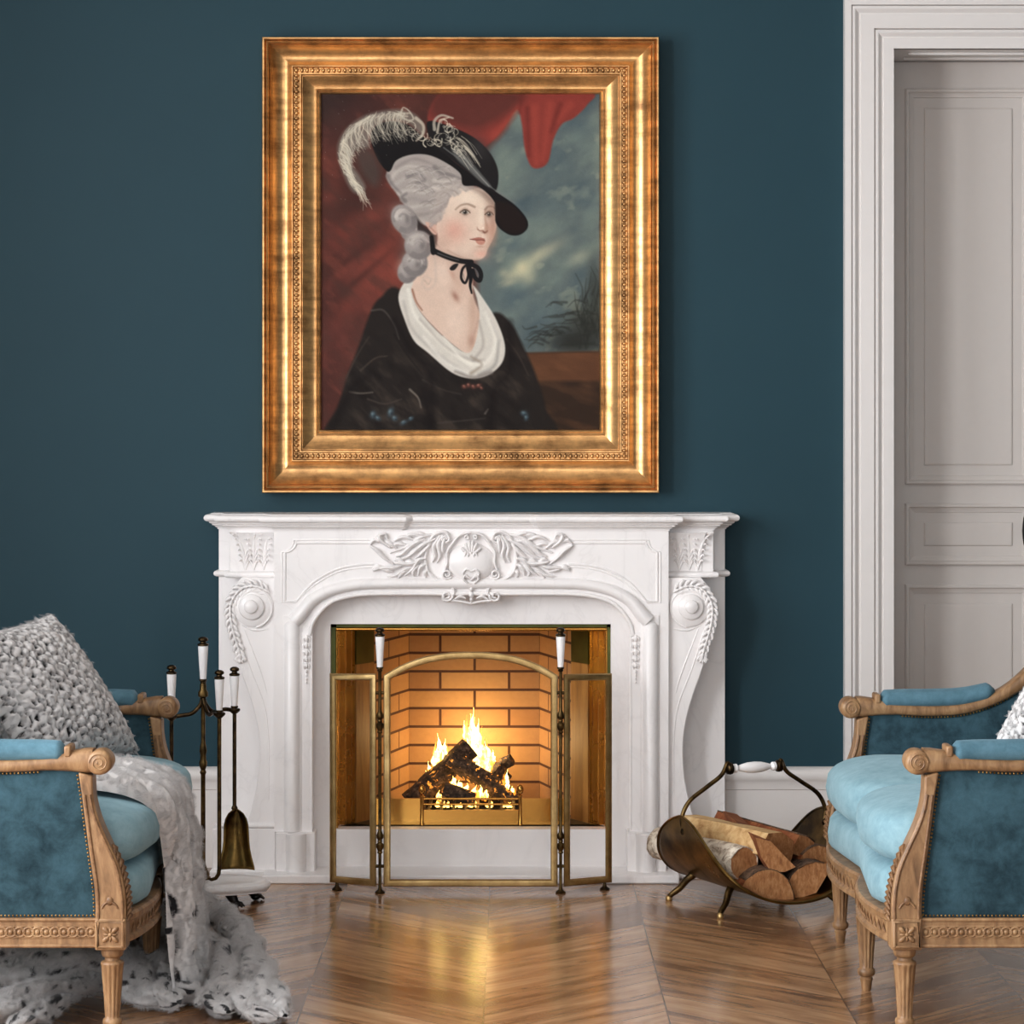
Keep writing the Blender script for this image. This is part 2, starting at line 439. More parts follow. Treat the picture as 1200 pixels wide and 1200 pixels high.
for i, (y0, y1, z0, z1) in enumerate(WIN_L):
    mb = MB(); t = 0.05
    for a, b, c, d in ((y0, y0 + t, z0, z1), (y1 - t, y1, z0, z1), (y0, y1, z0, z0 + t), (y0, y1, z1 - t, z1), ((y0+y1)/2 - t/2, (y0+y1)/2 + t/2, z0, z1), (y0, y1, 2.2, 2.25)):
        mb.box(XL - 0.14, XL - 0.08, a, b, c, d)
    struct(mb.build('window_%d' % (i + 1), M['trim'], bevel=0.004), ['white framed window nearer the viewer on the side wall', 'white framed window nearer the fireplace on the side wall'][i], 'window')
for i, (x0, x1, z0, z1) in enumerate(WIN_F):
    mb = MB(); t = 0.05
    for a, b, c, d in ((x0, x0 + t, z0, z1), (x1 - t, x1, z0, z1), (x0, x1, z0, z0 + t), (x0, x1, z1 - t, z1), ((x0+x1)/2 - t/2, (x0+x1)/2 + t/2, z0, z1), (x0, x1, 2.2, 2.25)):
        mb.box(a, b, YB - 0.14, YB - 0.08, c, d)
    struct(mb.build('window_%d' % (i + 3), M['trim'], bevel=0.004), ['white framed window behind the viewer, window side', 'white framed window behind the viewer, door side'][i], 'window')

# baseboards: profile (projection, height)
BBP = [(0.0, 0.0), (0.022, 0.0), (0.022, 0.238), (0.026, 0.241), (0.026, 0.262), (0.030, 0.268), (0.034, 0.276), (0.034, 0.288), (0.028, 0.299), (0.014, 0.306), (0.0, 0.308)]
def baseboard(name, path, label):
    mb = MB(); mb.sweep_plan(path, BBP, top_cap=False)
    struct(mb.build(name, M['trim'], ang=50), label, 'baseboard')
baseboard('baseboard_back_left', [(XL, WY), (XC - 0.774, WY)], 'tall white moulded baseboard beside the fire tools')
baseboard('baseboard_back_right', [(XC + 0.774, WY), (X_(990, 8.38), WY)], 'tall white moulded baseboard behind the log basket')
baseboard('baseboard_left', [(XL, YB), (XL, WY)], 'tall white baseboard under the side windows')
baseboard('baseboard_right', [(XR, WY), (XR, YB)], 'tall white baseboard on the windowless side wall')

# ------------------------------------------------------------------ door casing (architrave) and door
def casing():
    Y0 = 8.36
    prof = [(0.0, 0.0), (0.0, -0.042), (0.020, -0.042), (0.021, -0.030), (0.024, -0.040), (0.032, -0.040), (0.044, -0.030), (0.049, -0.030), (0.050, -0.034),
            (0.091, -0.034), (0.092, -0.022), (0.096, -0.032), (0.104, -0.032), (0.116, -0.022), (0.120, -0.022), (0.121, -0.026), (0.152, -0.026), (0.152, 0.0)]
    x_out = X_(990, Y0); wd = X_(1048.2, Y0) - x_out; z_out = DZ + wd
    x2 = DX1 + (DX0 - x_out)
    k = wd / 0.152
    mb = MB(); vs = []; n = len(prof)
    for (u, d) in prof:
        u *= k
        for (cx, sx, cz, sz) in ((x_out, 1, 0.0, 0), (x_out, 1, z_out, -1), (x2, -1, z_out, -1), (x2, -1, 0.0, 0)):
            vs.append((cx + sx * u, WY + d, cz + sz * u if sz else 0.0))
    fs = []
    for j in range(n - 1):
        for i in range(3): fs.append((j*4 + i, j*4 + i + 1, (j+1)*4 + i + 1, (j+1)*4 + i))
    mb.add(vs, fs)
    return mb.build('trim_1', M['trim'], ang=25)
struct(casing(), 'white stepped moulding framing the double door', 'door frame')
# reveal: lining of the opening
mb = MB()
mb.box(DX0 - 0.02, DX0, WY - 0.02, WY + 0.30, 0, DZ + 0.02); mb.box(DX1, DX1 + 0.02, WY - 0.02, WY + 0.30, 0, DZ + 0.02); mb.box(DX0, DX1, WY - 0.02, WY + 0.30, DZ, DZ + 0.02)
mb.box(DX0 + 0.06, DX1 - 0.06, WY + 0.06, WY + 0.075, DZ - 0.008, DZ); mb.box(DX0 + 0.06, DX1 - 0.06, WY + 0.17, WY + 0.185, DZ - 0.008, DZ)
struct(mb.build('trim_2', M['trim'], bevel=0.002), 'white lining of the deep door opening', 'door frame')
DYF = 8.66                                            # face of the door leaves
def rect_mould(mb, x0, x1, z0, z1, prof):
    """rectangular moulding ring: prof = [(inset, projection towards viewer)]"""
    vs = []
    for (u, d) in prof:
        for (x, z) in ((x0 + u, z0 + u), (x1 - u, z0 + u), (x1 - u, z1 - u), (x0 + u, z1 - u)): vs.append((x, DYF - d, z))
    fs = []
    for j in range(len(prof) - 1):
        for i in range(4): fs.append((j*4 + i, j*4 + (i+1) % 4, (j+1)*4 + (i+1) % 4, (j+1)*4 + i))
    n = len(prof) - 1
    fs.append(tuple(n*4 + i for i in range(4)))
    mb.add(vs, fs)
DM = 1.651
def door_leaf(name, x0, x1, flip, label):
    mb = MB(); mb.box(x0 + 0.0015, x1 - 0.0015, DYF, DYF + 0.045, 0.008, DZ - 0.002)
    o = mb.build(name, M['door'], bevel=0.002); struct(o, label, 'door')
    PM = [(0.0, -0.001), (0.0, 0.013), (0.004, 0.016), (0.010, 0.016), (0.014, 0.010), (0.022, 0.007), (0.027, 0.006), (0.028, 0.001), (0.060, 0.001), (0.062, 0.005), (0.066, 0.006)]
    xa, xb = X_(1060.5, DYF), X_(1208.5, DYF)
    if flip: xa, xb = 2*DM - xb, 2*DM - xa
    for (ya, yb) in ((104.5, 567.5), (590, 662), (684.7, 960)):
        m2 = MB(); rect_mould(m2, xa, xb, Z_(yb, DYF), Z_(ya, DYF), PM)
        m2.build('panel', M['door'], o, flat=True)
    return o
d1 = door_leaf('door_1', DX0 + 0.002, DM, False, 'pale grey panelled door leaf with carved handle, beside the settee')
d2 = door_leaf('door_2', DM, DX1 - 0.002, True, 'pale grey panelled door leaf farther from the fireplace')
mb = MB()
hx = DM + 0.003
prof = [(0.004, -0.14), (0.012, -0.135), (0.016, -0.12), (0.01, -0.11), (0.02, -0.08), (0.034, -0.04), (0.037, 0.0), (0.034, 0.04), (0.02, 0.08), (0.01, 0.11), (0.016, 0.12), (0.012, 0.135), (0.004, 0.14)]
zc = Z_(622, DYF)
vs = [(hx + s * r, DYF - d, zc + z) for (s, d) in ((-1, 0.0), (-1, 0.012), (1, 0.012), (1, 0.0)) for (r, z) in prof]
n = len(prof)
mb.add(vs, [(s*n + j, s*n + j + 1, (s+1)*n + j + 1, (s+1)*n + j) for s in range(3) for j in range(n - 1)])
mb.lathe([(0.012, 0), (0.012, 0.03), (0.01, 0.035), (0.009, 0.05)], (hx, DYF, zc + 0.01), (0, -1, 0), 16)
mb.tube([(hx, DYF - 0.05, zc + 0.01), (hx - 0.01, DYF - 0.056, zc + 0.012), (hx + 0.06, DYF - 0.056, zc + 0.004), (hx + 0.10, DYF - 0.05, zc + 0.008)], [0.009, 0.010, 0.009, 0.006], 12)
mb.build('handle', M['black'], d1)

# ================================================================== FIREPLACE
fp = thing('fireplace', (XC, 8.2, 0), 'carved white marble fireplace with scrolls, standing under the gilt framed portrait', 'fireplace')
YSL, YPI, YBD, YSP = 8.315, 8.235, 8.17, 8.235         # fronts: outer slab, pilaster, frieze body, slip
def ux(px, Y): return X_(px, Y)
def hw(px, Y): return abs(X_(px, Y) - X_(552.3, Y))     # half-width from the centre line
w_sl, w_pi, w_bd = hw(849, YSL), hw(836, YPI), hw(783.5, YBD)
MZ0, MZ1 = Z_(622.5, 8.13), Z_(603.6, 8.10)
def pm(path):  # mirror the right half of a plan path (list from centre outwards) to a full left->right path
    left = [(XC - a, y) for a, y in path[::-1]]; right = [(XC + a, y) for a, y in path]
    return left + right
# mantel shelf with stepped plan and moulded edge
half = [(0.193, YBD + 0.016), (0.199, YBD + 0.012), (0.203, YBD + 0.004), (0.208, YBD), (w_bd, YBD), (w_bd, YPI), (w_pi, YPI), (w_pi, YSL), (w_sl, YSL), (w_sl, WY)]
h = MZ1 - MZ0
mp = [(-0.03, MZ0), (0.003, MZ0), (0.004, MZ0 + 0.09*h), (0.009, MZ0 + 0.14*h), (0.012, MZ0 + 0.22*h), (0.018, MZ0 + 0.26*h), (0.019, MZ0 + 0.34*h), (0.026, MZ0 + 0.40*h), (0.027, MZ0 + 0.47*h)]
for k in range(9):
    a = -PI/2 + PI * k / 8
    mp.append((0.028 + 0.0135 * math.cos(a), MZ0 + 0.71*h + 0.23*h * math.sin(a)))
mp += [(0.024, MZ0 + 0.955*h), (0.022, MZ1), (-0.03, MZ1)]
mb = MB(); mb.sweep_plan(pm(half), mp)
mb.build('mantel_shelf', M['marble'], fp, ang=28)
# outer slab behind the pilasters + frieze body (with opening)
mb = MB()
ztop = MZ0 + 0.002
OX0, OX1, OZ0, OZ1 = hw(387.3, YSP), hw(716.4, YSP), Z_(972, YSP), Z_(731.5, YSP)
for s in (-1, 1):
    mb = MB(); a, b = sorted((XC + s * w_sl, XC + s * w_bd)); mb.box(a, b, YSL, WY, 0.0, ztop)
    a, b = sorted((XC + s * w_pi, XC + s * (w_bd - 0.01))); mb.box(a, b, YPI, YSL, Z_(676, YPI), ztop)
    mb.build('pilaster_slab', M['marble'], fp, bevel=0.002)
# body: frieze outline above the arch, prism with the arch cut
def C2(x, y): return (x / 3.636 + 230, y / 3.636 + 590)   # zoomed-crop pixels -> frame pixels
arch_out = [C2(435, 468), C2(490, 400), C2(560, 350), C2(680, 322), C2(800, 318), C2(980, 317), (552.3, 677.2)]
arch_mid = [(344.5, 728), (352.5, 719.5), (366, 703.5), (389, 691.5), (419, 685.2), (450, 684), (500, 683.6), (552.3, 683.6)]
bead_pts = [C2(482, 562), C2(500, 500), C2(560, 430), C2(640, 398), C2(760, 385), C2(1040, 384), (552.3, 695.3)]
ac = [tuple(p) for p in catmull(bead_pts, 8)]
poly = []
xo = 552.3 - (783.5 - 552.3)
# left half outline in px, counter-clockwise from the top centre
left = [(552.3, 621.5), (xo, 621.5), (xo, 975), (366, 975), (363, 742)] + ac[1:]
right = [(2*552.3 - x, y) for x, y in left[::-1]]
outline = left + right[1:-1]
mb = MB(); mb.prism([P(x, y, YBD) for x, y in outline], [(P(x, y, YBD)[0], WY - 0.01, P(x, y, YBD)[2]) for x, y in outline])
mb.build('frieze', M['marble'], fp, bevel=0.0015)
# inner slip around the opening
mb = MB()
sl = [(363, 690), (363, 1030), (387.3, 1030), (387.3, 731.5), (716.4 - 0.6, 731.5), (716.4 - 0.6, 1030), (741.6, 1030), (741.6, 690)]
mb.prism([P(x, y, YSP) for x, y in sl], [(P(x, y, YSP)[0], WY - 0.03, P(x, y, YSP)[2]) for x, y in sl])
mb.box(XC - OX0 - 0.002, XC + OX1 + 0.002, YSP + 0.004, 8.34, 0.0, OZ0)
mb.build('slip', M['marble'], fp, bevel=0.0012)
# arch moulding: large roll, fillets, small bead; upright rolls below
mb = MB()
def tube_px(mb, pts, r, Y, n=14, sm=8, closed=False, sq=None):
    pp = catmull(pts, sm, closed) if sm else pts
    rr = r
    if hasattr(r, '__len__'):
        rr = [float(np.interp(i / (len(pp) - 1), np.linspace(0, 1, len(r)), r)) / F * Y for i in range(len(pp))]
    else: rr = r / F * Y
    mb.tube([P(x, y, Y) for x, y in pp], rr, n, squash=sq)
SQ = (1, 1.5, 1)
tube_px(mb, arch_mid, [8.6, 8.6, 7.6, 6.8, 6.5, 6.4, 6.4, 6.4], YBD, 18, sq=(1, 1.15, 1))
tube_px(mb, arch_out, 1.1, YBD, 8)
tube_px(mb, bead_pts, 2.4, YBD - 0.002, 12)
mb.mirrored(XC); mb.build('arch_moulding', M['marble'], fp)
mb = MB()
vx = 342.0
mb.tube([P(vx, 974, YBD), P(vx, 733, YBD), P(vx, 728, YBD)], [9.2/F*YBD, 9.2/F*YBD, 5/F*YBD], 20)
mb.box(X_(332, YBD), X_(353, YBD), YBD - 0.004, YBD + 0.01, Z_(975, YBD), Z_(721, YBD))
mb.box(X_(353, YBD), X_(366, YBD), YBD - 0.002, YBD + 0.01, Z_(975, YBD), Z_(741, YBD))
mb.tube([P(365.2, 975, YBD), P(365.2, 742, YBD)], 1.6/F*YBD, 10)
mb.tube([P(353.4, 975, YBD), P(353.4, 738, YBD)], 1.0/F*YBD, 8)
mb.build_pair('upright_moulding', M['marble'], fp, bevel=0.0008)
# spandrel panel beads
mb = MB()
sp = [C2(365, 423), C2(366, 208), C2(413, 204), C2(416, 157), C2(737, 156)]
def bead_line(pts, r, sm=0): tube_px(mb, pts, r, YBD, 8, sm)
def notch(cx, cy, r, a0, a1, n=6): return [(cx + r*math.cos(lerp(a0, a1, i/n)), cy + r*math.sin(lerp(a0, a1, i/n))) for i in range(n + 1)]
for off, r in ((0.0, 1.0), (3.6, 1.5)):
    o2 = off
    pl = [(345.5 + o2*0.4, 706.4 - o2*0.5), (330.4 + o2, 706.4 - o2*0.5), (330.4 + o2, 647.2 + o2)] + [(x, y) for x, y in notch(330.4 + o2, 633.5, 13.6 + 0.0, PI/2*0.99, 0.02)] + [(344 + o2*0.3, 632.8 + o2), (434, 632.8 + o2)]
    bead_line(pl, r)
    cv = [(345.5 + o2*0.4, 706.4 - o2*0.5)] + [tuple(p) for p in catmull([(345.5 + o2*0.4, 706.4 - o2*0.5), (366, 687.5 - o2*1.2), (393, 671.5 - o2*1.0), (417, 666 - o2), (438, 664.5 - o2)], 6)]
    bead_line(cv, r)
mb.build_pair('panel_bead', M['marble'], fp)
# necking bead around the pilasters
hp = [(w_bd - 0.004, YPI), (w_pi, YPI), (w_pi, YSL), (w_sl, YSL), (w_sl, WY)]
zn0, zn1 = Z_(677.2, YPI), Z_(669.6, YPI)
npf = [(-0.01, zn0)] + [(0.003 + 0.0115*math.cos(a), (zn0 + zn1)/2 + (zn1 - zn0)/2*math.sin(a)) for a in [(-PI/2 + PI*k/8) for k in range(9)]] + [(-0.01, zn1)]
mb = MB(); mb.sweep_plan([(XC + a, y) for a, y in hp], npf); mb.build_pair('necking_bead', M['marble'], fp, ang=35)
# capitals: flaring bell + acanthus strokes (drawn on the left side, mirrored)
def C6(x, y): return (x / 5.7167 + 230, y / 5.7167 + 590)
for side in (0, 1):
    xf = (lambda p: p) if side == 0 else (lambda p: (2*XC - p[0], p[1], p[2]))
    mb = MB(xf); n = 12
    xin, xo_ = ux(521/5.7167 + 230 + 1, YPI), None
    rows = []
    for j in range(n + 1):
        t = j / n; y = lerp(669.5, 624, t); fl = 0.035 * (t ** 3.2)
        rows.append((fl, Z_(y, YPI)))
    xo2 = ux(283, YPI)
    vs = []
    for fl, z in rows:
        vs += [(xin, YPI + 0.01, z), (xin, YPI - 0.004 - fl*0.6, z), (xo2 - fl*0.35, YPI - 0.004 - fl*0.6, z), (xo2 - fl*0.6, YPI + 0.02, z)]
    mb.add(vs, [(j*4 + k, j*4 + k + 1, (j+1)*4 + k + 1, (j+1)*4 + k) for j in range(n) for k in range(3)] + [tuple(n*4 + k for k in range(4))])
    def st(pts, r0, r1, d=0.004, n_=8):
        pp = catmull([C6(*p) for p in pts], 6)
        m = len(pp)
        vs = [(P(x, y, YPI)[0], YPI - d - 0.020 * ((i/(m-1)) ** 3), P(x, y, YPI)[2]) for i, (x, y) in enumerate(pp)]
        mb.tube(vs, [lerp(r0, r1, (i/(m-1)) ** 1.4) / 5.7167 / F * YPI * (0.7 + 0.3*math.sin(PI*i/(m-1))) for i in range(m)], n_)
    for bx, tx, lean in ((330, 250, -1), (385, 395, 0.3), (450, 500, 0.5)):
        top = 205 if bx < 400 else 230
        st([(bx, 445), (bx + (tx-bx)*0.15, 340), (bx + (tx-bx)*0.5, 250), (tx, top)], 12, 9)
        for k in range(6):
            yb = 440 - k * 36; f_ = (445 - yb) / 240; cx = bx + (tx - bx) * f_ * f_
            for sd in (-1, 1):
                st([(cx, yb), (cx + sd*16, yb - 45), (cx + sd*(30 + 6*(k % 2)), yb - 62), (cx + sd*38, yb - 52)], 9, 4.5, 0.005)
    st([(325, 330), (295, 240), (260, 200), (225, 195)], 14, 8, 0.002)
    mb.build('capital', M['marble'], fp, ang=60)
# consoles with volutes
con = [(776, 677), (822, 677), C2(1045 - 0, 400), (837.4, 700), (841.5, 711), (840, 727.5), (836, 744), (830.5, 760.5), (822, 788), (814, 810), (805.8, 837.5), (801.4, 862), (800.6, 885), (803, 915), (809.5, 946), (815, 966), (776, 966)]
con[2] = (831, 688)
YCN = 8.19
cs = [con[0], con[1]] + [tuple(p) for p in catmull(con[2:16], 5)] + [con[16]]
def spiral(cx, cy, r0, r1, turns, a0, n=40): return [(cx + lerp(r0, r1, i/n)*math.cos(a0 + 2*PI*turns*i/n), cy + lerp(r0, r1, i/n)*math.sin(a0 + 2*PI*turns*i/n)) for i in range(n + 1)]
def C3(x, y): return (x / 3.636 + 550, y / 3.636 + 590)
for side in (0, 1):
    xf = (lambda p: p) if side == 1 else (lambda p: (2*XC - p[0], p[1], p[2]))
    mb = MB(xf)
    mb.prism([P(x, y, YCN) for x, y in cs], [(P(x, y, YCN)[0], YSL + 0.01, P(x, y, YCN)[2]) for x, y in cs])
    con_o = mb.build('console', M['marble'], fp, bevel=0.003)
    mb = MB(xf)
    cx, cy = C3(945, 440)
    mb.lathe([(23.5/F*YCN, 0), (23.5/F*YCN, 0.006), (22/F*YCN, 0.009), (0.001, 0.009)], P(cx - 2.5, cy, YCN), (0, -1, 0), 40)
    mb.lathe([(15/F*YCN, 0.004), (15/F*YCN, 0.015), (13.8/F*YCN, 0.018), (0.001, 0.018)], P(cx - 0.5, cy, YCN), (0, -1, 0), 36)
    mb.lathe([(8/F*YCN, 0.012), (8/F*YCN, 0.024), (7/F*YCN, 0.027), (0.001, 0.028)], P(cx, cy - 0.5, YCN), (0, -1, 0), 28)
    sp_ = spiral(cx - 2, cy, 24.5, 9.0, 1.35, PI * 0.55)
    tube_px(mb, sp_, [1.2, 1.6, 1.6, 1.0], YCN - 0.007, 8, 0)
    tube_px(mb, [C3(870, 535), C3(930, 540), C3(985, 520)], [0.6, 1.4, 0.8], YCN, 8)
    tube_px(mb, [C3(975, 535), C3(905, 720), C3(878, 810)], [0.7, 0.9, 0.5], YCN, 6)
    tube_px(mb, [C3(1000, 540), C3(950, 700), C3(890, 860), C3(872, 1000), (789.5, 900), (789.5, 938)], 0.7, YCN, 6)
    mb.build('volute', M['marble'], con_o, ang=50)
    mb = MB(xf)
    gp = catmull([C3(875, 375), C3(930, 352), C3(990, 365), C3(1030, 420), C3(1035, 480), C3(1022, 550), C3(1000, 620), C3(990, 670)], 8)
    for i in range(0, len(gp) - 3, 3):
        p = gp[i]; q = gp[min(i + 3, len(gp) - 1)]; d = np.array(q) - np.array(p); d = d / np.hypot(*d); nn = np.array((-d[1], d[0]))
        s = 1 - 0.35 * i / len(gp) + 0.15*(i % 2)
        for sd in (-1, 1):
            tip = p + d * 8 + nn * sd * 6.2 * s
            tube_px(mb, [tuple(p), tuple(p + d*4 + nn*sd*4.2*s), tuple(tip), tuple(tip + d * 2.5 - nn*sd*1.2)], [1.0, 2.3, 1.7, 0.5], YCN - 0.006, 7, 4)
        tube_px(mb, [tuple(p - d*2), tuple(p + d*3), tuple(p + d * 7)], [1.0, 2.0, 0.6], YCN - 0.011, 7, 3)
    for k in range(5):
        a = PI/2 + (k - 2) * 0.55; c = C3(995, 655)
        tube_px(mb, [c, (c[0] + 5*math.cos(a), c[1] + 5*math.sin(a)), (c[0] + 8*math.cos(a), c[1] + 8*math.sin(a))], [1.2, 2.0, 0.5], YCN - 0.006, 7, 3)
    mb.build('garland', M['marble'], con_o, ang=60)
# plinths and hearth base
mb = MB()
yp0, yp1 = 975.5, 1028
for (a, b, Y) in ((323, 369, 8.15), (241 + 8, 323, 8.185)):
    mb.box(X_(a, Y), X_(b, Y), Y, WY - 0.02, 0.02, Z_(yp0 if Y < 8.16 else 971, Y))
mb.tube([P(347, 1027, 8.15), P(347, 976, 8.15)], 12/F*8.15, 24)
mb.tube([P(252, 968, YSL - 0.01), P(321, 968, YSL - 0.01)], 3.4/F*8.3, 12)
mb.tube([P(258, 967.5, 8.19), P(323, 967.5, 8.19)], 3.2/F*8.3, 12)
mb.build_pair('plinth', M['marble'], fp, bevel=0.003)
mb = MB(); YH = 8.075
mb.box(XC - hw(862, YH) , XC + hw(862, YH), 8.16, WY - 0.01, 0.0, 0.026)
mb.box(XC - hw(797, YH), XC + hw(797, YH), YH, 8.17, 0.0, 0.026)
mb.build('hearth_slab', M['marble'], fp, bevel=0.005, seg=3)
# carved cartouche and acanthus in the frieze centre
def C5(x, y): return (x / 4.4444 + 420, y / 4.4444 + 600)
mb = MB()
def ks(pts, r, d=0.0, n=8, sm=6): tube_px(mb, [C5(*p) for p in pts], [v * 1.18 / 4.4444 for v in r], YBD - d, n, sm, sq=(1, 1.9, 1))
def ksp(cx, cy, r0, r1, turns, a0, r, d=0.003): tube_px(mb, spiral(*C5(cx, cy), r0/4.4444, r1/4.4444, turns, a0, 28), [v/4.4444 for v in r], YBD - d, 8, 0, sq=(1, 2.0, 1))
ks([(475, 150), (465, 115), (430, 105), (385, 130), (360, 190), (350, 250), (365, 310), (410, 350), (455, 352), (485, 340)], [9, 9, 8, 8, 7, 7, 8, 9, 9, 7], 0.004)
ksp(462, 325, 26, 6, 1.3, PI*0.5, [8, 7, 6], 0.008); ksp(452, 140, 24, 5, 1.2, -PI*0.2, [7, 7, 6], 0.008)
ks([(585, 108), (530, 120), (490, 165), (463, 210), (463, 265), (450, 300)], [5, 7, 7, 7, 7, 6], 0.008)
for a in ([(440, 120), (415, 170), (425, 225), (408, 265)], [(425, 122), (392, 180), (398, 230), (384, 262)], [(450, 130), (440, 180), (440, 215)],
          [(405, 115), (330, 130), (250, 180), (165, 212)], [(400, 140), (330, 175), (265, 228), (215, 246)], [(378, 165), (335, 210), (295, 242)],
          [(325, 122), (270, 118), (238, 136)], [(295, 148), (235, 130), (185, 150)], [(262, 178), (205, 165), (165, 188)], [(360, 125), (315, 112), (280, 110)],
          [(350, 150), (300, 150), (262, 178)], [(330, 190), (285, 205), (250, 240)], [(345, 140), (290, 165), (230, 215), (195, 232)],
          [(165, 185), (122, 152), (112, 122), (140, 116), (152, 140)], [(60, 168), (84, 146), (108, 152), (90, 126)], [(200, 190), (160, 160), (135, 150)],
          [(60, 175), (100, 202), (140, 242), (180, 272)], [(350, 242), (312, 252), (282, 300), (242, 330)], [(355, 270), (322, 290), (310, 332)],
          [(360, 298), (345, 320), (352, 340)], [(332, 250), (272, 270), (205, 265), (180, 256)], [(292, 280), (242, 300), (192, 330), (150, 335)],
          [(222, 280), (182, 290), (140, 290), (82, 296)], [(182, 310), (142, 302), (100, 284)], [(260, 300), (225, 320), (205, 345)], [(240, 262), (210, 245), (190, 250)],
          [(300, 262), (262, 255), (240, 270)], [(315, 275), (285, 310), (290, 335)], [(130, 290), (95, 285), (72, 300)], [(110, 295), (75, 305)]):
    ks(a, [5, 11, 9, 4] if len(a) > 2 else [5, 6, 4], random.uniform(0.002, 0.009))
ksp(462, 438, 30, 7, 1.4, -PI*0.1, [8, 8, 6], 0.006)
ks([(492, 440), (500, 412), (480, 380), (440, 356), (400, 340)], [6, 7, 7, 6, 4], 0.004)
ks([(440, 462), (520, 465), (585, 478)], [5, 7, 7], 0.004); ks([(500, 455), (530, 440), (560, 450)], [4, 8, 4], 0.006)
ks([(585, 355), (560, 330), (548, 350), (570, 372)], [4, 6, 6, 4], 0.02); ks([(585, 310), (560, 300), (545, 325), (575, 345)], [5, 7, 6, 4], 0.02)
ksp(566, 130, 13, 3, 1.2, 0.6, [6, 6, 5], 0.012)
for p_ in ([(582, 206), (580, 180), (577, 152)], [(576, 208), (566, 186), (556, 162)], [(568, 212), (550, 200), (536, 186)]): ks(p_, [5, 9, 6], 0.018)
ks([(545, 195), (560, 210), (552, 232)], [5, 8, 4], 0.02); ks([(565, 205), (572, 222), (570, 236)], [5, 8, 4], 0.02)
mb.mirrored(XC)
ccx, ccy = C5(587, 262)
mb.ell(P(552.3, ccy, YBD), (28.5/F*YBD, 0.026, 22.5/F*YBD), 32, 20)
for (y, r) in ((212, 7), (375, 22), (400, 15), (430, 17), (455, 12), (470, 7)): mb.ell(P(552.3, C5(0, y)[1], YBD - (0.004 if y > 300 else 0.02)), (r/4.4444/F*YBD*0.8, 0.012, r/4.4444/F*YBD), 12, 8)
mb.build('cartouche', M['marble'], fp, ang=70)
# husk drops
mb = MB()
for k, (y, s) in enumerate(((748, 4.4), (756, 4.2), (764, 4.4), (772, 3.8), (780, 3.4), (787, 2.2), (791.5, 1.8), (796, 1.5), (800, 1.2))):
    x = 359.3
    mb.ell(P(x, y, YBD - 0.006), (s*0.55/F*YBD, 0.006, s/F*YBD), 10, 8)
    if s > 3:
        for sd in (-1, 1): tube_px(mb, [(x, y - 3), (x + sd*s*0.75, y), (x + sd*s*0.8, y + 4)], [1.2, 1.9, 0.6], YBD - 0.004, 7, 4)
mb.build_pair('husk_drop', M['marble'], fp, ang=70)

# ------------------------------------------------------------------ firebox insert
YF0, YF1, YF2 = 8.27, 8.47, 8.84
fb = thing('firebox', (XC, 8.6, 0), 'brick lined firebox with polished brass jambs inside the white fireplace', 'firebox')
zt, zb = OZ1 + 0.004, OZ0
bx0, bx1, bx2 = hw(394, YF0), hw(437, YF1), hw(476, YF2)
mb = MB()
o_ = mb.add([(XC - bx2, YF2, 0.0), (XC + bx2, YF2, 0.0), (XC + bx2, YF2, 0.95), (XC - bx2, YF2, 0.95)], [(0, 1, 2, 3)])
z_off = Z_(720 + 150/3.333, YF2)      # a mortar line height
def uvz(z): return z - z_off
mb.uv[0] = [(0.0 + 0.0597*0, uvz(0)), (2*bx2, uvz(0)), (2*bx2, uvz(0.95)), (0, uvz(0.95))]
ju = 2*bx2 * (615/3.333 + 370 - 476) / (632 - 476)   # a vertical joint position
sh = 0.223 - (ju % 0.223)
mb.uv[0] = [(u + sh, v + 0.0597*6) for u, v in mb.uv[0]]
bk = mb.build('brick_back', M['brick'], fb, recalc=False, flat=True)
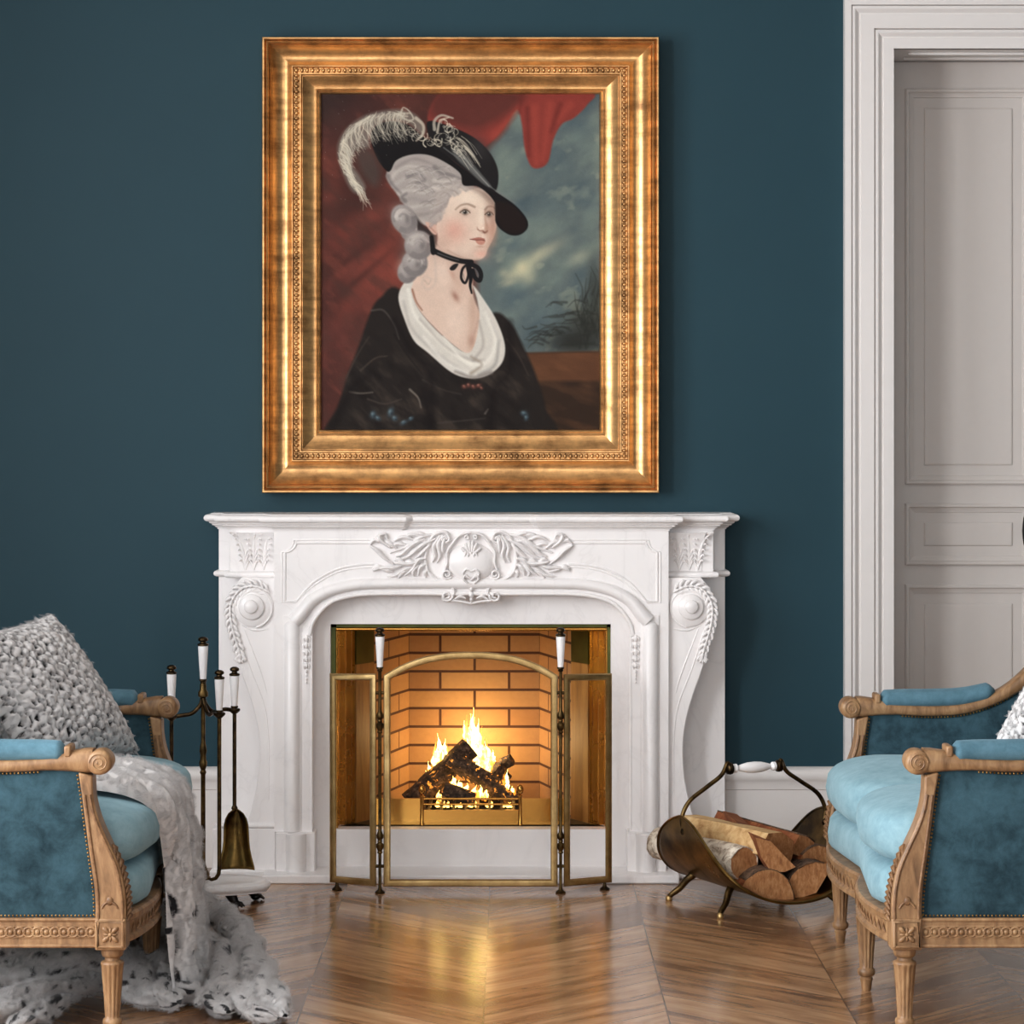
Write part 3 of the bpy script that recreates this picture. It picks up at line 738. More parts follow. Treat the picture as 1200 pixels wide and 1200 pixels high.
for s in (-1, 1):
    mb = MB(); L = math.hypot(bx1 - bx2, YF1 - YF2)
    q = [(XC + s*bx2, YF2, 0.0), (XC + s*bx1, YF1, 0.0), (XC + s*bx1, YF1, 0.95), (XC + s*bx2, YF2, 0.95)]
    mb.add(q, [(0, 1, 2, 3)])
    mb.uv[0] = [(u + 0.11, uvz(v) + 0.0597*6) for u, v in ((0, 0), (L, 0), (L, 0.95), (0, 0.95))]
    mb.build('brick_side', M['brick'], fb, recalc=False, flat=True)
    mb = MB()
    # polished jamb with a rolled outer edge and an inner panel coloured with the reflections it would show
    q = [(XC + s*lerp(bx1, bx0, u), lerp(YF1, YF0, w)) for u, w in ((0.50, 0.46), (0.60, 0.44), (0.63, 0.56), (0.76, 0.54), (0.79, 0.70), (0.93, 0.68), (1.0, 1.0))]
    n = len(q)
    mb.add([(x, y, z) for z in (OZ0 - 0.01, 0.90) for x, y in q], [(i, i + 1, n + i + 1, n + i) for i in range(n - 1)])
    jo = mb.build('jamb', M['jamb'], fb, ang=20)
    mb = MB()
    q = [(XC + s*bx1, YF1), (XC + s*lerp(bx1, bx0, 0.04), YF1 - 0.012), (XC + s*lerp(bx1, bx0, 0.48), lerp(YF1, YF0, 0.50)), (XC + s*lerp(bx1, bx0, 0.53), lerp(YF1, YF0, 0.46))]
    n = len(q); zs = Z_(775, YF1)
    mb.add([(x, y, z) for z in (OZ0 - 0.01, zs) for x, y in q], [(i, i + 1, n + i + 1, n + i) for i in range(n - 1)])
    mb.build('jamb_panel', M['jamb_reflection'], fb, ang=20)
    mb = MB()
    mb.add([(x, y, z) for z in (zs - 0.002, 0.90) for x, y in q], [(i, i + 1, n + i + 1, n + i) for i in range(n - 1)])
    mb.build('jamb_top_reflection', M['green'], fb, ang=20)  # olive reflection at the top of the jamb, built as coloured metal
    mb = MB()
    a = X_(387.5, YF0) if s < 0 else X_(716.2, YF0); b = XC + s*bx0
    x0, x1 = sorted((a, b)); mb.box(x0, x1, YF0 - 0.004, YF0 + 0.02, OZ0, zt)
    mb.build('edge_strip', M['green'], fb)
    mb = MB(); mb.tube([(XC + s*(bx0 - 0.001), YF0 - 0.004, OZ0), (XC + s*(bx0 - 0.001), YF0 - 0.004, Z_(737.5, YF0))], 0.0035, 10)
    mb.build('bead', M['brass'], fb)
mb = MB(); mb.box(X_(387.5, YF0), X_(716.2, YF0), YF0 - 0.004, YF0 + 0.02, Z_(735, YF0), zt)
mb.box(XC - bx0, XC + bx0, YF0 + 0.021, YF0 + 0.03, Z_(738.5, YF0), zt)
mb.build('lintel_strip', M['green'], fb)
mb = MB(); mb.tube([(XC - bx0, YF0 - 0.006, Z_(737, YF0)), (XC + bx0, YF0 - 0.006, Z_(737, YF0))], 0.0055, 10)
mb.build('lintel_bead', M['brass'], fb)
mb = MB()
pl = [(XC - bx0, YF0 + 0.03), (XC + bx0, YF0 + 0.03), (XC + bx1, YF1), (XC + bx2, YF2), (XC - bx2, YF2), (XC - bx1, YF1)]
mb.prism([(x, y, 0.90) for x, y in pl], [(x, y, 0.93) for x, y in pl]); mb.build('hood', M['black'], fb)
mb = MB(); mb.prism([(x, y, OZ0 - 0.02) for x, y in pl], [(x, y, OZ0) for x, y in pl]); mb.build('hearth_plate', M['black'], fb)
# grate with finials, bars and plate
gy = 8.32
gr = thing('fire_grate', (XC, gy, OZ0), 'low brass fire grate with two ball finials holding the burning logs', 'grate')
gx = [X_(494.5, gy), X_(609.5, gy)]
mb = MB(); zp = Z_(949, gy)
mb.box(gx[0], gx[1], gy - 0.003, gy + 0.006, OZ0, zp)
mb.build('front_plate', M['brass'], gr, bevel=0.001)
for s in (0, 1):
    mb = MB(); a, b = ((X_(438, gy), gx[0]), (gx[1], X_(668, gy)))[s]
    mb.box(a, b, gy - 0.002, gy + 0.006, OZ0, Z_(935.5, gy)); mb.build('side_plate', M['brass'], gr, bevel=0.001)
    mb = MB(); zt_ = Z_(932, gy)
    mb.lathe([(0.0075, OZ0), (0.0075, OZ0 + 0.006), (0.006, OZ0 + 0.01), (0.0055, zt_ - 0.004), (0.007, zt_), (0.003, zt_ + 0.003)], (gx[s], gy - 0.004, 0), n=16)
    po = mb.build('post', M['brass'], gr)
    mb = MB(); mb.ell((gx[s], gy - 0.004, Z_(925, gy)), (0.0105, 0.0105, 0.015), 16, 12); mb.build('finial', M['brass'], po)
for y in (936, 942.5):
    mb = MB(); mb.tube([(gx[0], gy - 0.002, Z_(y, gy)), (gx[1], gy - 0.002, Z_(y, gy))], 0.0036, 10); mb.build('bar', M['brass'], gr)
mb = MB()
for k in range(8):
    x = lerp(gx[0] + 0.02, gx[1] - 0.02, k/7); mb.box(x - 0.004, x + 0.004, gy + 0.006, gy + 0.40, Z_(949, gy) - 0.012, Z_(949, gy))
mb.box(gx[0], gx[1], gy + 0.39, gy + 0.40, OZ0, Z_(949, gy))
mb.build('log_bars', M['black'], gr)
# burning logs
def burning(name, a, b, w, hgt, roll, label, taper=0.9):
    """split log between two points: irregular cross-section swept with noise"""
    a, b = Vector(a), Vector(b); ax = (b - a); L = ax.length; ax.normalize()
    up = Vector((0, -1, 0)); u = (up - ax * up.dot(ax)).normalized(); v = ax.cross(u)
    R = Matrix.Rotation(roll, 3, ax); u = R @ u; v = R @ v
    sec = [(-0.5, -0.5), (0.0, -0.56), (0.5, -0.48), (0.55, 0.0), (0.46, 0.5), (0.0, 0.58), (-0.48, 0.46), (-0.52, 0.0)]
    sec = [tuple(p) for p in catmull(sec, 3, True)]
    n = len(sec); m = 14; vs = []; sd = random.uniform(0, 50)
    for i in range(m):
        for k, (p, q) in enumerate(sec):
            c = a + ax * L * i/(m-1) + (u * p * w + v * q * hgt) * (1 + 0.10 * mnoise.noise(Vector((sd + i*0.5, p*3, q*3))))
            vs.append(c)
    mb = MB(); mb.add(vs, [(i*n + k, i*n + (k+1) % n, (i+1)*n + (k+1) % n, (i+1)*n + k) for i in range(m-1) for k in range(n)])
    mb.add(vs[:n], [tuple(range(n))[::-1]]); mb.add(vs[-n:], [tuple(range(n))])
    o = mb.build(name, M['char'], ang=50)
    return tag(o, label, 'log', 'burning logs in the grate')
zl = lambda y: Z_(y, 8.62)
burning('burning_log', P(480, 941, 8.60), P(551, 876, 8.66), 0.045, 0.058, 0.2, 'long charred log leaning up to the peak, its cut end topmost in the fire')
burning('burning_log', P(527, 889, 8.59), P(604, 938, 8.585), 0.04, 0.048, 0.7, 'charred log sloping down from the peak towards the far ball finial')
burning('burning_log', P(520, 924, 8.545), P(556, 937, 8.54), 0.034, 0.034, 0.2, 'short charred log lowest in the grate, just behind the bars')
burning('burning_log', P(577, 900, 8.68), P(590, 916, 8.70), 0.045, 0.05, 0.9, 'stubby charred log standing behind the sloping log')
burning('burning_log', P(588, 896, 8.72), P(600, 890, 8.71), 0.03, 0.03, 0.3, 'small charred chunk perched on the stubby log')
# flames
M['flame'] = mat_emit('flame_core', [(0.0, (1, 0.48, 0.08)), (0.25, (1, 0.68, 0.2)), (0.55, (1, 0.76, 0.24)), (1, (1, 0.66, 0.14))], 8.0, 2, 0.18, 0.52)
M['flame_out'] = mat_emit('flame_edge', [(0.0, (1, 0.25, 0.02)), (0.5, (1, 0.45, 0.06)), (1, (1, 0.55, 0.1))], 2.6, 2, 0.18, 0.5, 0.75)
mb = MB(); fr = random.Random(3)
def tongue(x, y, h, r, Y, mi=0):
    pts = []; rad = []; ph = fr.uniform(0, 6); m = 16; lean = fr.uniform(-0.12, 0.12)
    for i in range(m):
        t = i/(m-1)
        w = math.sin(t*7 + ph)*0.22*r*(0.3 + t) + lean*h*t
        q = P(x + w, y - h*t, Y)
        pts.append((q[0], q[1] + math.cos(t*5 + ph)*0.006*t, q[2]))
        rad.append(max(0.0004, r/F*Y * (math.sin(PI*min(1, t*1.05 + 0.12))**0.9 * (1 - 0.55*t)) * (1 + 0.25*math.sin(t*15 + ph))))
    mb.tube(pts, rad, 10, squash=(1, 0.7, 1), mi=mi)
for (x, y, h, r) in ((553, 880, 51, 5.5), (558, 892, 52, 8), (563, 900, 50, 9), (567, 905, 46, 8), (549, 872, 36, 4), (572, 900, 32, 6), (570, 912, 34, 7), (578, 893, 14, 4.5), (545, 866, 22, 3), (561, 880, 38, 6),
                     (514, 893, 34, 4.5), (518, 890, 20, 4), (510, 902, 26, 4), (504, 912, 20, 3.5), (522, 884, 18, 3), (499, 915, 12, 2.5),
                     (531, 921, 12, 4), (538, 926, 12, 5), (546, 930, 12, 5), (556, 934, 14, 5), (563, 936, 16, 5), (570, 937, 14, 4), (515, 938, 12, 4), (595, 925, 12, 3), (600, 930, 9, 3), (594, 918, 16, 2.4)):
    Yc = 8.67 if y < 915 and not (499 <= x <= 523) else (8.57 if y > 915 else 8.64)
    tongue(x, y, h, r, Yc)
    for k in range(2): tongue(x + fr.uniform(-4, 4), y + 2, h * fr.uniform(0.5, 1.1), r*fr.uniform(0.35, 0.7), Yc - 0.012, 1)
for k in range(14): tongue(fr.uniform(500, 600), 946, fr.uniform(4, 9), fr.uniform(2, 4), 8.56, 0)
o = mb.build('fire', [M['flame'], M['flame_out']]); tag(o, 'yellow flames rising from the charred logs in the firebox', 'fire', kind='stuff')
# ================================================================== PAINTING
YFR = 8.31                                            # front of the frame rim
pt = thing('framed_portrait', P(539.5, 310, WY), 'gilt framed oil portrait of a woman in a feathered black hat', 'painting')
OUT = (306.3, 773.0, 42.3, 578.0); INN = (374.5, 703.5, 106.8, 503.5)
prof = [(0.0, 0.004), (0.0, 0.066), (0.004, 0.074), (0.018, 0.079), (0.040, 0.079), (0.058, 0.073), (0.066, 0.068), (0.072, 0.070), (0.082, 0.076), (0.098, 0.078), (0.115, 0.074), (0.128, 0.064), (0.140, 0.062)]
for k in range(15):                                   # wide scoop
    a = k / 14; prof.append((lerp(0.142, 0.490, a), 0.068 - 0.046 * math.sin(a * PI * 0.5) ** 0.62 + 0.022 * a ** 3))
prof += [(0.500, 0.046), (0.506, 0.050), (0.520, 0.050), (0.532, 0.046), (0.538, 0.036), (0.628, 0.036), (0.634, 0.044), (0.642, 0.048), (0.662, 0.048), (0.672, 0.045), (0.680, 0.038), (0.688, 0.038)]
for k in range(9):
    a = k / 8; prof.append((lerp(0.692, 0.905, a), 0.040 - 0.020 * math.sin(a * PI / 2)))
prof += [(0.912, 0.026), (0.930, 0.028), (0.945, 0.026), (0.950, 0.020), (0.965, 0.021), (0.985, 0.018), (1.0, 0.010), (1.0, 0.0)]
def frame_pt(t, corner, d):
    lo = (OUT[0] + (INN[0] - OUT[0]) * t, OUT[1] + (INN[1] - OUT[1]) * t, OUT[2] + (INN[2] - OUT[2]) * t, OUT[3] + (INN[3] - OUT[3]) * t)
    px, py = ((lo[0], lo[3]), (lo[1], lo[3]), (lo[1], lo[2]), (lo[0], lo[2]))[corner]
    p = P(px, py, YFR); return (p[0], WY - 0.004 - d, p[2])
mb = MB()
for side in range(4):                                 # four mitred lengths
    vs = []
    for (t, d) in prof: vs += [frame_pt(t, side, d), frame_pt(t, (side + 1) % 4, d)]
    mb.add(vs, [(j*2, j*2 + 1, j*2 + 3, j*2 + 2) for j in range(len(prof) - 1)])
fr_o = mb.build('frame', M['gilt'], pt, ang=30, recalc=True)
# egg-and-dart band
mb = MB()
A = [Vector(frame_pt(0.583, c, 0.036)) for c in range(4)]
for side in range(4):
    a, b = A[side], A[(side + 1) % 4]; L = (b - a).length; n = int(L / 0.0162); d = (b - a).normalized()
    for k in range(n + 1):
        p = a + (b - a) * (k / n)
        rx = 0.0062 if abs(d.x) > 0.5 else 0.0080; rz = 0.0080 if abs(d.x) > 0.5 else 0.0062
        mb.ell(p, (rx, 0.008, rz), 8, 6)
        if k < n: q = p + d * (L / n / 2); mb.ell(q, (0.0016 if abs(d.x) > 0.5 else 0.007, 0.007, 0.007 if abs(d.x) > 0.5 else 0.0016), 6, 4)
mb.build('egg_and_dart_band', M['gilt'], fr_o, ang=80)

# ---- the painted canvas: pigment laid down stroke by stroke on a fine grid of coloured points
def paint():
    S = 1.45; x0, y0, w, h = 374.0, 106.0, 330.0, 398.5
    Wn, Hn = int(w * S), int(h * S)
    gx_, gy_ = np.meshgrid(x0 + (np.arange(Wn) + 0.5) / S, y0 + (np.arange(Hn) + 0.5) / S)
    I = np.zeros((Hn, Wn, 3))
    r = np.random.default_rng(11)
    def vnoise(sc, ang=0.0, sx=1.0, sy=1.0, oct=3):
        c, s_ = math.cos(ang), math.sin(ang)
        X = (gx_*c + gy_*s_) / sc / sx; Y = (-gx_*s_ + gy_*c) / sc / sy
        out = 0; amp = 1; tot = 0
        for o in range(oct):
            tab = r.random((64, 64)); xx = X * 2**o; yy = Y * 2**o
            xi = np.floor(xx).astype(int); yi = np.floor(yy).astype(int); fx = xx - xi; fy = yy - yi
            fx = fx*fx*(3 - 2*fx); fy = fy*fy*(3 - 2*fy)
            a = tab[yi % 64, xi % 64]; b = tab[yi % 64, (xi+1) % 64]; c_ = tab[(yi+1) % 64, xi % 64]; d = tab[(yi+1) % 64, (xi+1) % 64]
            out = out + amp * ((a*(1-fx) + b*fx)*(1-fy) + (c_*(1-fx) + d*fx)*fy); tot += amp; amp *= 0.5
        return out / tot
    def lay(mask, col):
        nonlocal I
        col = np.array(col, float)
        I[:] = I * (1 - mask[..., None]) + col * mask[..., None]
    def box_of(pts, pad):
        p = np.array(pts); a = p.min(0) - pad; b = p.max(0) + pad
        i0 = max(0, int((a[0]-x0)*S)); i1 = min(Wn, int((b[0]-x0)*S) + 2); j0 = max(0, int((a[1]-y0)*S)); j1 = min(Hn, int((b[1]-y0)*S) + 2)
        return i0, max(i0, i1), j0, max(j0, j1)
    def segdist(X, Y, p, q):
        dx, dy = q[0]-p[0], q[1]-p[1]; L = dx*dx + dy*dy + 1e-9
        t = np.clip(((X-p[0])*dx + (Y-p[1])*dy) / L, 0, 1)
        return np.hypot(X - p[0] - t*dx, Y - p[1] - t*dy), t
    def poly(pts, col, soft=1.2, alpha=1.0, smooth=True, tex=None):
        q = catmull(pts, 6, True) if smooth else [np.array(p, float) for p in pts]
        i0, i1, j0, j1 = box_of(q, soft + 1)
        if i1 <= i0 or j1 <= j0: return
        X = gx_[j0:j1, i0:i1]; Y = gy_[j0:j1, i0:i1]
        dist = np.full(X.shape, 1e9); ins = np.zeros(X.shape, bool); n = len(q)
        for k in range(n):
            a, b = q[k], q[(k+1) % n]
            d, _ = segdist(X, Y, a, b); dist = np.minimum(dist, d)
            cond = (a[1] > Y) != (b[1] > Y)
            with np.errstate(divide='ignore', invalid='ignore'):
                xi = (b[0]-a[0]) * (Y-a[1]) / (b[1]-a[1] + 1e-12) + a[0]
            ins ^= cond & (X < xi)
        sd = np.where(ins, dist, -dist)
        m = np.clip(0.5 + sd / soft, 0, 1) * alpha
        c = np.array(col, float)
        sub = I[j0:j1, i0:i1]
        if tex is not None: m = m * tex[j0:j1, i0:i1]
        I[j0:j1, i0:i1] = sub * (1 - m[..., None]) + c * m[..., None]
    def stroke(pts, w0, w1, col, alpha=1.0, soft=1.0, sm=6):
        q = catmull(pts, sm) if sm else [np.array(p, float) for p in pts]
        i0, i1, j0, j1 = box_of(q, max(w0, w1) + soft + 1)
        if i1 <= i0 or j1 <= j0: return
        X = gx_[j0:j1, i0:i1]; Y = gy_[j0:j1, i0:i1]; n = len(q) - 1
        best = np.full(X.shape, -1e9)
        for k in range(n):
            d, t = segdist(X, Y, q[k], q[k+1]); wd = (w0 + (w1 - w0) * (k + t) / n) / 2
            best = np.maximum(best, wd - d)
        m = np.clip(0.5 + best / soft, 0, 1) * alpha
        sub = I[j0:j1, i0:i1]; I[j0:j1, i0:i1] = sub * (1 - m[..., None]) + np.array(col, float) * m[..., None]
    def blob(cx, cy, rx, ry, col, alpha=0.6, ang=0.0):
        R_ = max(rx, ry) * 2.4
        i0, i1, j0, j1 = box_of([(cx, cy)], R_)
        if i1 <= i0 or j1 <= j0: return
        X = gx_[j0:j1, i0:i1] - cx; Y = gy_[j0:j1, i0:i1] - cy
        c, s_ = math.cos(ang), math.sin(ang); u = (X*c + Y*s_) / rx; v = (-X*s_ + Y*c) / ry
        m = np.exp(-(u*u + v*v)) * alpha
        sub = I[j0:j1, i0:i1]; I[j0:j1, i0:i1] = sub * (1 - m[..., None]) + np.array(col, float) * m[..., None]
    def Q(x, y): return (x / 2.1438 + 300, y / 2.1438 + 30)          # overview crop
    def A1(x, y): return (x / 6 + 370, y / 6 + 100)                  # hat crop
    def B1(x, y): return (x / 6.667 + 480, y / 6.667 + 180)          # face crop
    def D1(x, y): return (x / 3.5294 + 370, y / 3.5294 + 320)        # dress crop
    # ground: red drapery left, sky right
    n1 = vnoise(34, 0.5); n2 = vnoise(60, -0.6, 3.0, 1.0); n3 = vnoise(8)
    I[:] = np.array((84, 46, 42)) + (n1[..., None] - 0.5) * np.array((40, 18, 15)) + (n2[..., None] - 0.5) * np.array((60, 22, 18))
    top = np.clip((175 - gy_) / 60, 0, 1) * np.clip((470 - gx_) / 90, 0, 1); lay(top * 0.85, (44, 36, 38))
    lay(np.clip((150 - gy_) / 40, 0, 1) * np.clip((gx_ - 440) / 60, 0, 1) * 0.6, (70, 42, 38))
    for (x, y, rx, ry, a, al) in ((452, 330, 34, 15, -0.75, 0.75), (440, 300, 46, 10, -0.6, 0.5), (415, 345, 40, 9, -0.9, 0.45), (400, 275, 26, 14, -0.5, 0.4), (452, 300, 20, 26, -0.4, 0.5), (430, 255, 30, 9, -0.5, 0.35), (388, 225, 16, 22, 0.2, 0.3), (395, 320, 30, 6, -0.8, 0.3)):
        blob(x, y, rx, ry, (140, 62, 52), al, a)
    for (x, y, rx, ry, a, al) in ((410, 300, 40, 5, -0.65, 0.5), (425, 320, 46, 4, -0.72, 0.5), (385, 350, 16, 30, 0.3, 0.45), (405, 240, 26, 8, -0.2, 0.35), (415, 385, 12, 40, 0.5, 0.4), (383, 440, 14, 60, 0.1, 0.5)):
        blob(x, y, rx, ry, (66, 38, 36), al, a)
    bm_ = vnoise(16, 0.7, 2.2, 1.0, 4); lay(np.clip((bm_ - 0.5) * 1.8, 0, 0.5), (70, 48, 44)); lay(np.clip((0.42 - bm_) * 1.6, 0, 0.3), (150, 72, 58))
    # sky
    sky = [(706, 104), (706, 420), (600, 420), (560, 380), (556, 250), (568, 175), (590, 152), (606, 130), (618, 104)]
    poly(sky, (92, 106, 110), 10, 1.0, False)
    skm = np.clip((gx_ - 572) / 14, 0, 1) * (gy_ < 416)
    cl = vnoise(30, -0.6, 1.8, 1.0, 4); c2 = vnoise(14, -0.4, 1.5, 1.0, 3)
    lay(skm * np.clip((cl - 0.48) * 3, 0, 0.75), (118, 134, 128)); lay(skm * np.clip((0.46 - cl) * 3.2, 0, 0.7), (66, 84, 96)); lay(skm * np.clip((c2 - 0.62) * 3, 0, 0.5), (148, 156, 140))
    for (x, y, rx, ry, a, al) in ((612, 312, 10, 9, -0.6, 0.9), (602, 320, 14, 6, -0.5, 0.6), (628, 300, 18, 7, -0.7, 0.55), (645, 290, 22, 7, -0.6, 0.35), (597, 330, 10, 4, -0.3, 0.6), (618, 322, 10, 10, 0, 0.5), (590, 318, 6, 5, 0, 0.35), (680, 300, 14, 8, -0.4, 0.3)):
        blob(x, y, rx, ry, (196, 190, 158), al, a)
    for (x, y, rx, ry, al) in ((640, 175, 30, 40, 0.35), (600, 345, 20, 16, 0.55), (640, 370, 26, 22, 0.45), (640, 240, 30, 16, 0.3), (690, 230, 14, 20, 0.35), (600, 285, 14, 8, 0.4), (680, 145, 14, 20, 0.4)):
        blob(x, y, rx, ry, (72, 92, 106), al, -0.4)
    # trees, parapet
    blob(690, 380, 26, 26, (48, 48, 44), 0.85); blob(672, 400, 34, 16, (42, 42, 40), 0.9); blob(697, 345, 8, 40, (50, 54, 52), 0.75)
    for k in range(46):
        x = r.uniform(628, 702); y = r.uniform(352, 405); 
        if x < 650 and y < 375: continue
        stroke([(x, y), (x - r.uniform(6, 16), y - r.uniform(-3, 5)), (x - r.uniform(14, 24), y + r.uniform(-1, 6))], 3, 0.6, (44, 46, 44), 0.5, 2.0, 3)
    for k in range(26):
        x = r.uniform(680, 703); y = r.uniform(325, 400); stroke([(x, y + 16), (x + r.uniform(-6, 6), y), (x + r.uniform(-9, 9), y - 16)], 3, 0.5, (42, 44, 42), 0.45, 2.0, 3)
    poly([(600, 413), (706, 411), (706, 508), (560, 508)], (52, 38, 31), 3, 1, False); poly([(612, 413), (706, 411), (706, 446), (618, 446)], (92, 58, 40), 5, 1, False)
    lay((gy_ > 413) * (gx_ > 610) * np.clip(vnoise(12, 0.3, 3, 1) - 0.45, 0, 0.5), (124, 78, 50))
    # hanging red curtain
    poly([Q(660, 150), Q(842, 160), Q(835, 190), Q(800, 225), Q(770, 240), Q(748, 280), Q(735, 335), Q(712, 352), Q(690, 345), Q(675, 300), Q(668, 240), Q(655, 205), Q(620, 255), Q(585, 290), Q(560, 300), Q(520, 270), Q(430, 235), Q(480, 150)], (140, 54, 48), 3)
    poly([Q(470, 150), Q(665, 160), Q(650, 200), Q(600, 235), Q(540, 255), Q(440, 220)], (92, 46, 42), 14, 0.9)
    for (a, b) in ((Q(700, 200), Q(705, 340)), (Q(740, 190), Q(722, 330)), (Q(600, 270), Q(660, 200)), (Q(790, 190), Q(760, 230))): stroke([a, b], 9, 5, (172, 68, 56), 0.45, 7, 0)
    for (a, b) in ((Q(682, 200), Q(686, 320)), (Q(765, 190), Q(742, 260)), (Q(668, 165), Q(662, 210))): stroke([a, b], 5, 3, (104, 38, 36), 0.6, 5, 0)
    # dress
    poly([Q(360, 660), Q(310, 680), Q(285, 715), Q(255, 800), Q(225, 880), Q(200, 960), Q(170, 1030), Q(300, 1040), Q(730, 1040), Q(728, 960), Q(705, 880), Q(670, 800), Q(640, 745), Q(590, 720), Q(480, 800)], (38, 33, 32), 4)
    dm = vnoise(10, 0.8, 2.5, 1.0, 3)
    dmask = np.clip((gy_ - 380) / 60, 0, 1) * np.clip((gx_ - 395) / 20, 0, 1) * np.clip((628 - gx_) / 20, 0, 1)
    lay(dmask * np.clip((dm - 0.5) * 1.6, 0, 0.4), (84, 72, 64)); lay(dmask * np.clip((0.42 - dm) * 2.5, 0, 0.7), (26, 22, 22))
    for (pts, c, al) in (([D1(225, 150), D1(275, 150), D1(320, 210), D1(340, 270)], (92, 86, 84), 0.6), ([D1(135, 490), D1(180, 496), D1(230, 492)], (122, 112, 104), 0.7), ([D1(385, 480), D1(420, 515), D1(432, 555)], (128, 120, 114), 0.8),
                        ([D1(180, 400), D1(240, 350), D1(290, 340)], (78, 68, 62), 0.6), ([D1(120, 430), D1(170, 330), D1(215, 260)], (70, 60, 56), 0.6), ([D1(700, 580), D1(712, 562)], (120, 112, 110), 0.7), ([D1(210, 520), D1(280, 540), D1(350, 520)], (76, 66, 62), 0.6),
                        ([D1(790, 270), D1(840, 340), D1(880, 420)], (74, 62, 56), 0.5), ([D1(440, 440), D1(520, 480), D1(600, 500)], (70, 62, 60), 0.5), ([D1(500, 620), D1(610, 610), D1(700, 600)], (72, 64, 62), 0.5), ([D1(320, 250), D1(370, 330), D1(440, 420)], (30, 26, 26), 0.7)):
        stroke(pts, 2.2, 1.2, c, al, 2.2)
    for (pts) in ([D1(320, 190), D1(400, 330), D1(470, 420), D1(480, 620)], [D1(800, 200), D1(800, 400), D1(740, 480), D1(720, 640)], [D1(60, 640), D1(140, 480), D1(200, 430)], [D1(440, 480), D1(460, 560), D1(470, 640)]): stroke(pts, 8, 10, (24, 20, 21), 0.55, 8)
    for (x, y, rx, ry, an) in ((232, 585, 4.2, 5.5, 0.2), (252, 600, 4, 3.5, 0.6), (305, 575, 4.2, 7, 0.3), (322, 600, 4, 4, 0), (360, 618, 5.5, 3, -0.5), (390, 602, 4, 2.4, -0.6), (862, 580, 5, 4, 0.2), (872, 598, 3, 4, 0.4)):
        c_ = D1(x, y); blob(c_[0], c_[1], rx*0.8, ry*0.8, (70, 94, 112), 0.85, an); blob(c_[0] - 1, c_[1] - 1.2, rx*0.4, ry*0.35, (112, 136, 150), 0.6, an); blob(c_[0] + 1.5, c_[1] + 1.5, rx*0.4, ry*0.3, (34, 40, 48), 0.6, an)
    # skin: neck and chest
    poly([B1(150, 640), B1(210, 700), B1(470, 810), B1(490, 1000), B1(500, 1120), Q(575, 760), Q(560, 830), Q(520, 820), Q(450, 760), Q(400, 700), Q(385, 640), Q(420, 600)], (214, 186, 174), 2.5)
    blob(*B1(300, 820), 22, 10, (168, 136, 126), 0.55, 0.4); blob(*B1(250, 900), 12, 22, (224, 200, 190), 0.7); blob(*B1(380, 1010), 8, 20, (186, 148, 134), 0.4); blob(*B1(355, 1110), 3.5, 7, (150, 96, 82), 0.8, -0.5); blob(*B1(330, 930), 3, 8, (186, 140, 126), 0.6, -0.4)
    blob(*Q(500, 740), 14, 26, (228, 204, 194), 0.6); blob(*Q(545, 720), 6, 30, (186, 150, 136), 0.6); blob(*Q(540, 790), 5, 10, (160, 116, 100), 0.5)
    stroke([Q(390, 660), Q(400, 690), Q(415, 712)], 2.5, 1.5, (146, 96, 78), 0.8, 2); stroke([Q(560, 690), Q(556, 740), Q(542, 790)], 3, 1.5, (176, 140, 128), 0.5, 3)
    # fichu
    poly([Q(355, 680), Q(372, 640), Q(392, 640), Q(388, 665), Q(410, 715), Q(470, 780), Q(535, 820), Q(560, 745), Q(556, 690), Q(545, 650), Q(575, 690), Q(605, 740), Q(625, 800), Q(618, 845), Q(585, 875), Q(540, 885), Q(490, 870), Q(430, 820), Q(395, 790), Q(372, 740)], (206, 202, 200), 2.0)
    for (pts, c, w_) in (([Q(380, 660), Q(400, 730), Q(470, 800), Q(540, 850)], (230, 228, 226), 5), ([Q(368, 690), Q(390, 760), Q(450, 820), Q(520, 870)], (174, 168, 168), 4), ([Q(410, 735), Q(470, 800), Q(530, 835), Q(575, 840)], (168, 160, 158), 3), ([Q(575, 720), Q(600, 780), Q(590, 830), Q(550, 860)], (228, 226, 224), 6), ([Q(560, 740), Q(570, 800), Q(545, 840)], (160, 152, 150), 3),
                          ([Q(420, 780), Q(470, 840), Q(530, 872)], (222, 220, 220), 4), ([Q(610, 790), Q(600, 850), Q(560, 876)], (150, 146, 146), 4), ([Q(500, 868), Q(545, 882), Q(590, 870)], (120, 112, 112), 4), ([Q(540, 830), Q(565, 850), Q(540, 872)], (146, 132, 122), 4), ([Q(590, 740), Q(612, 790)], (188, 184, 184), 3), ([Q(470, 780), Q(520, 840), Q(560, 850)], (232, 230, 228), 3)):
        stroke(pts, w_ * 0.6, w_, c, 0.75, 4)
    # hair mass
    poly([A1(540, 500), A1(700, 440), A1(860, 480), A1(1010, 580), A1(1060, 690), A1(960, 740), A1(900, 800), A1(870, 900), A1(830, 980), A1(740, 960), A1(640, 860), A1(570, 760), A1(500, 660), A1(490, 600)], (164, 156, 157), 2.5)
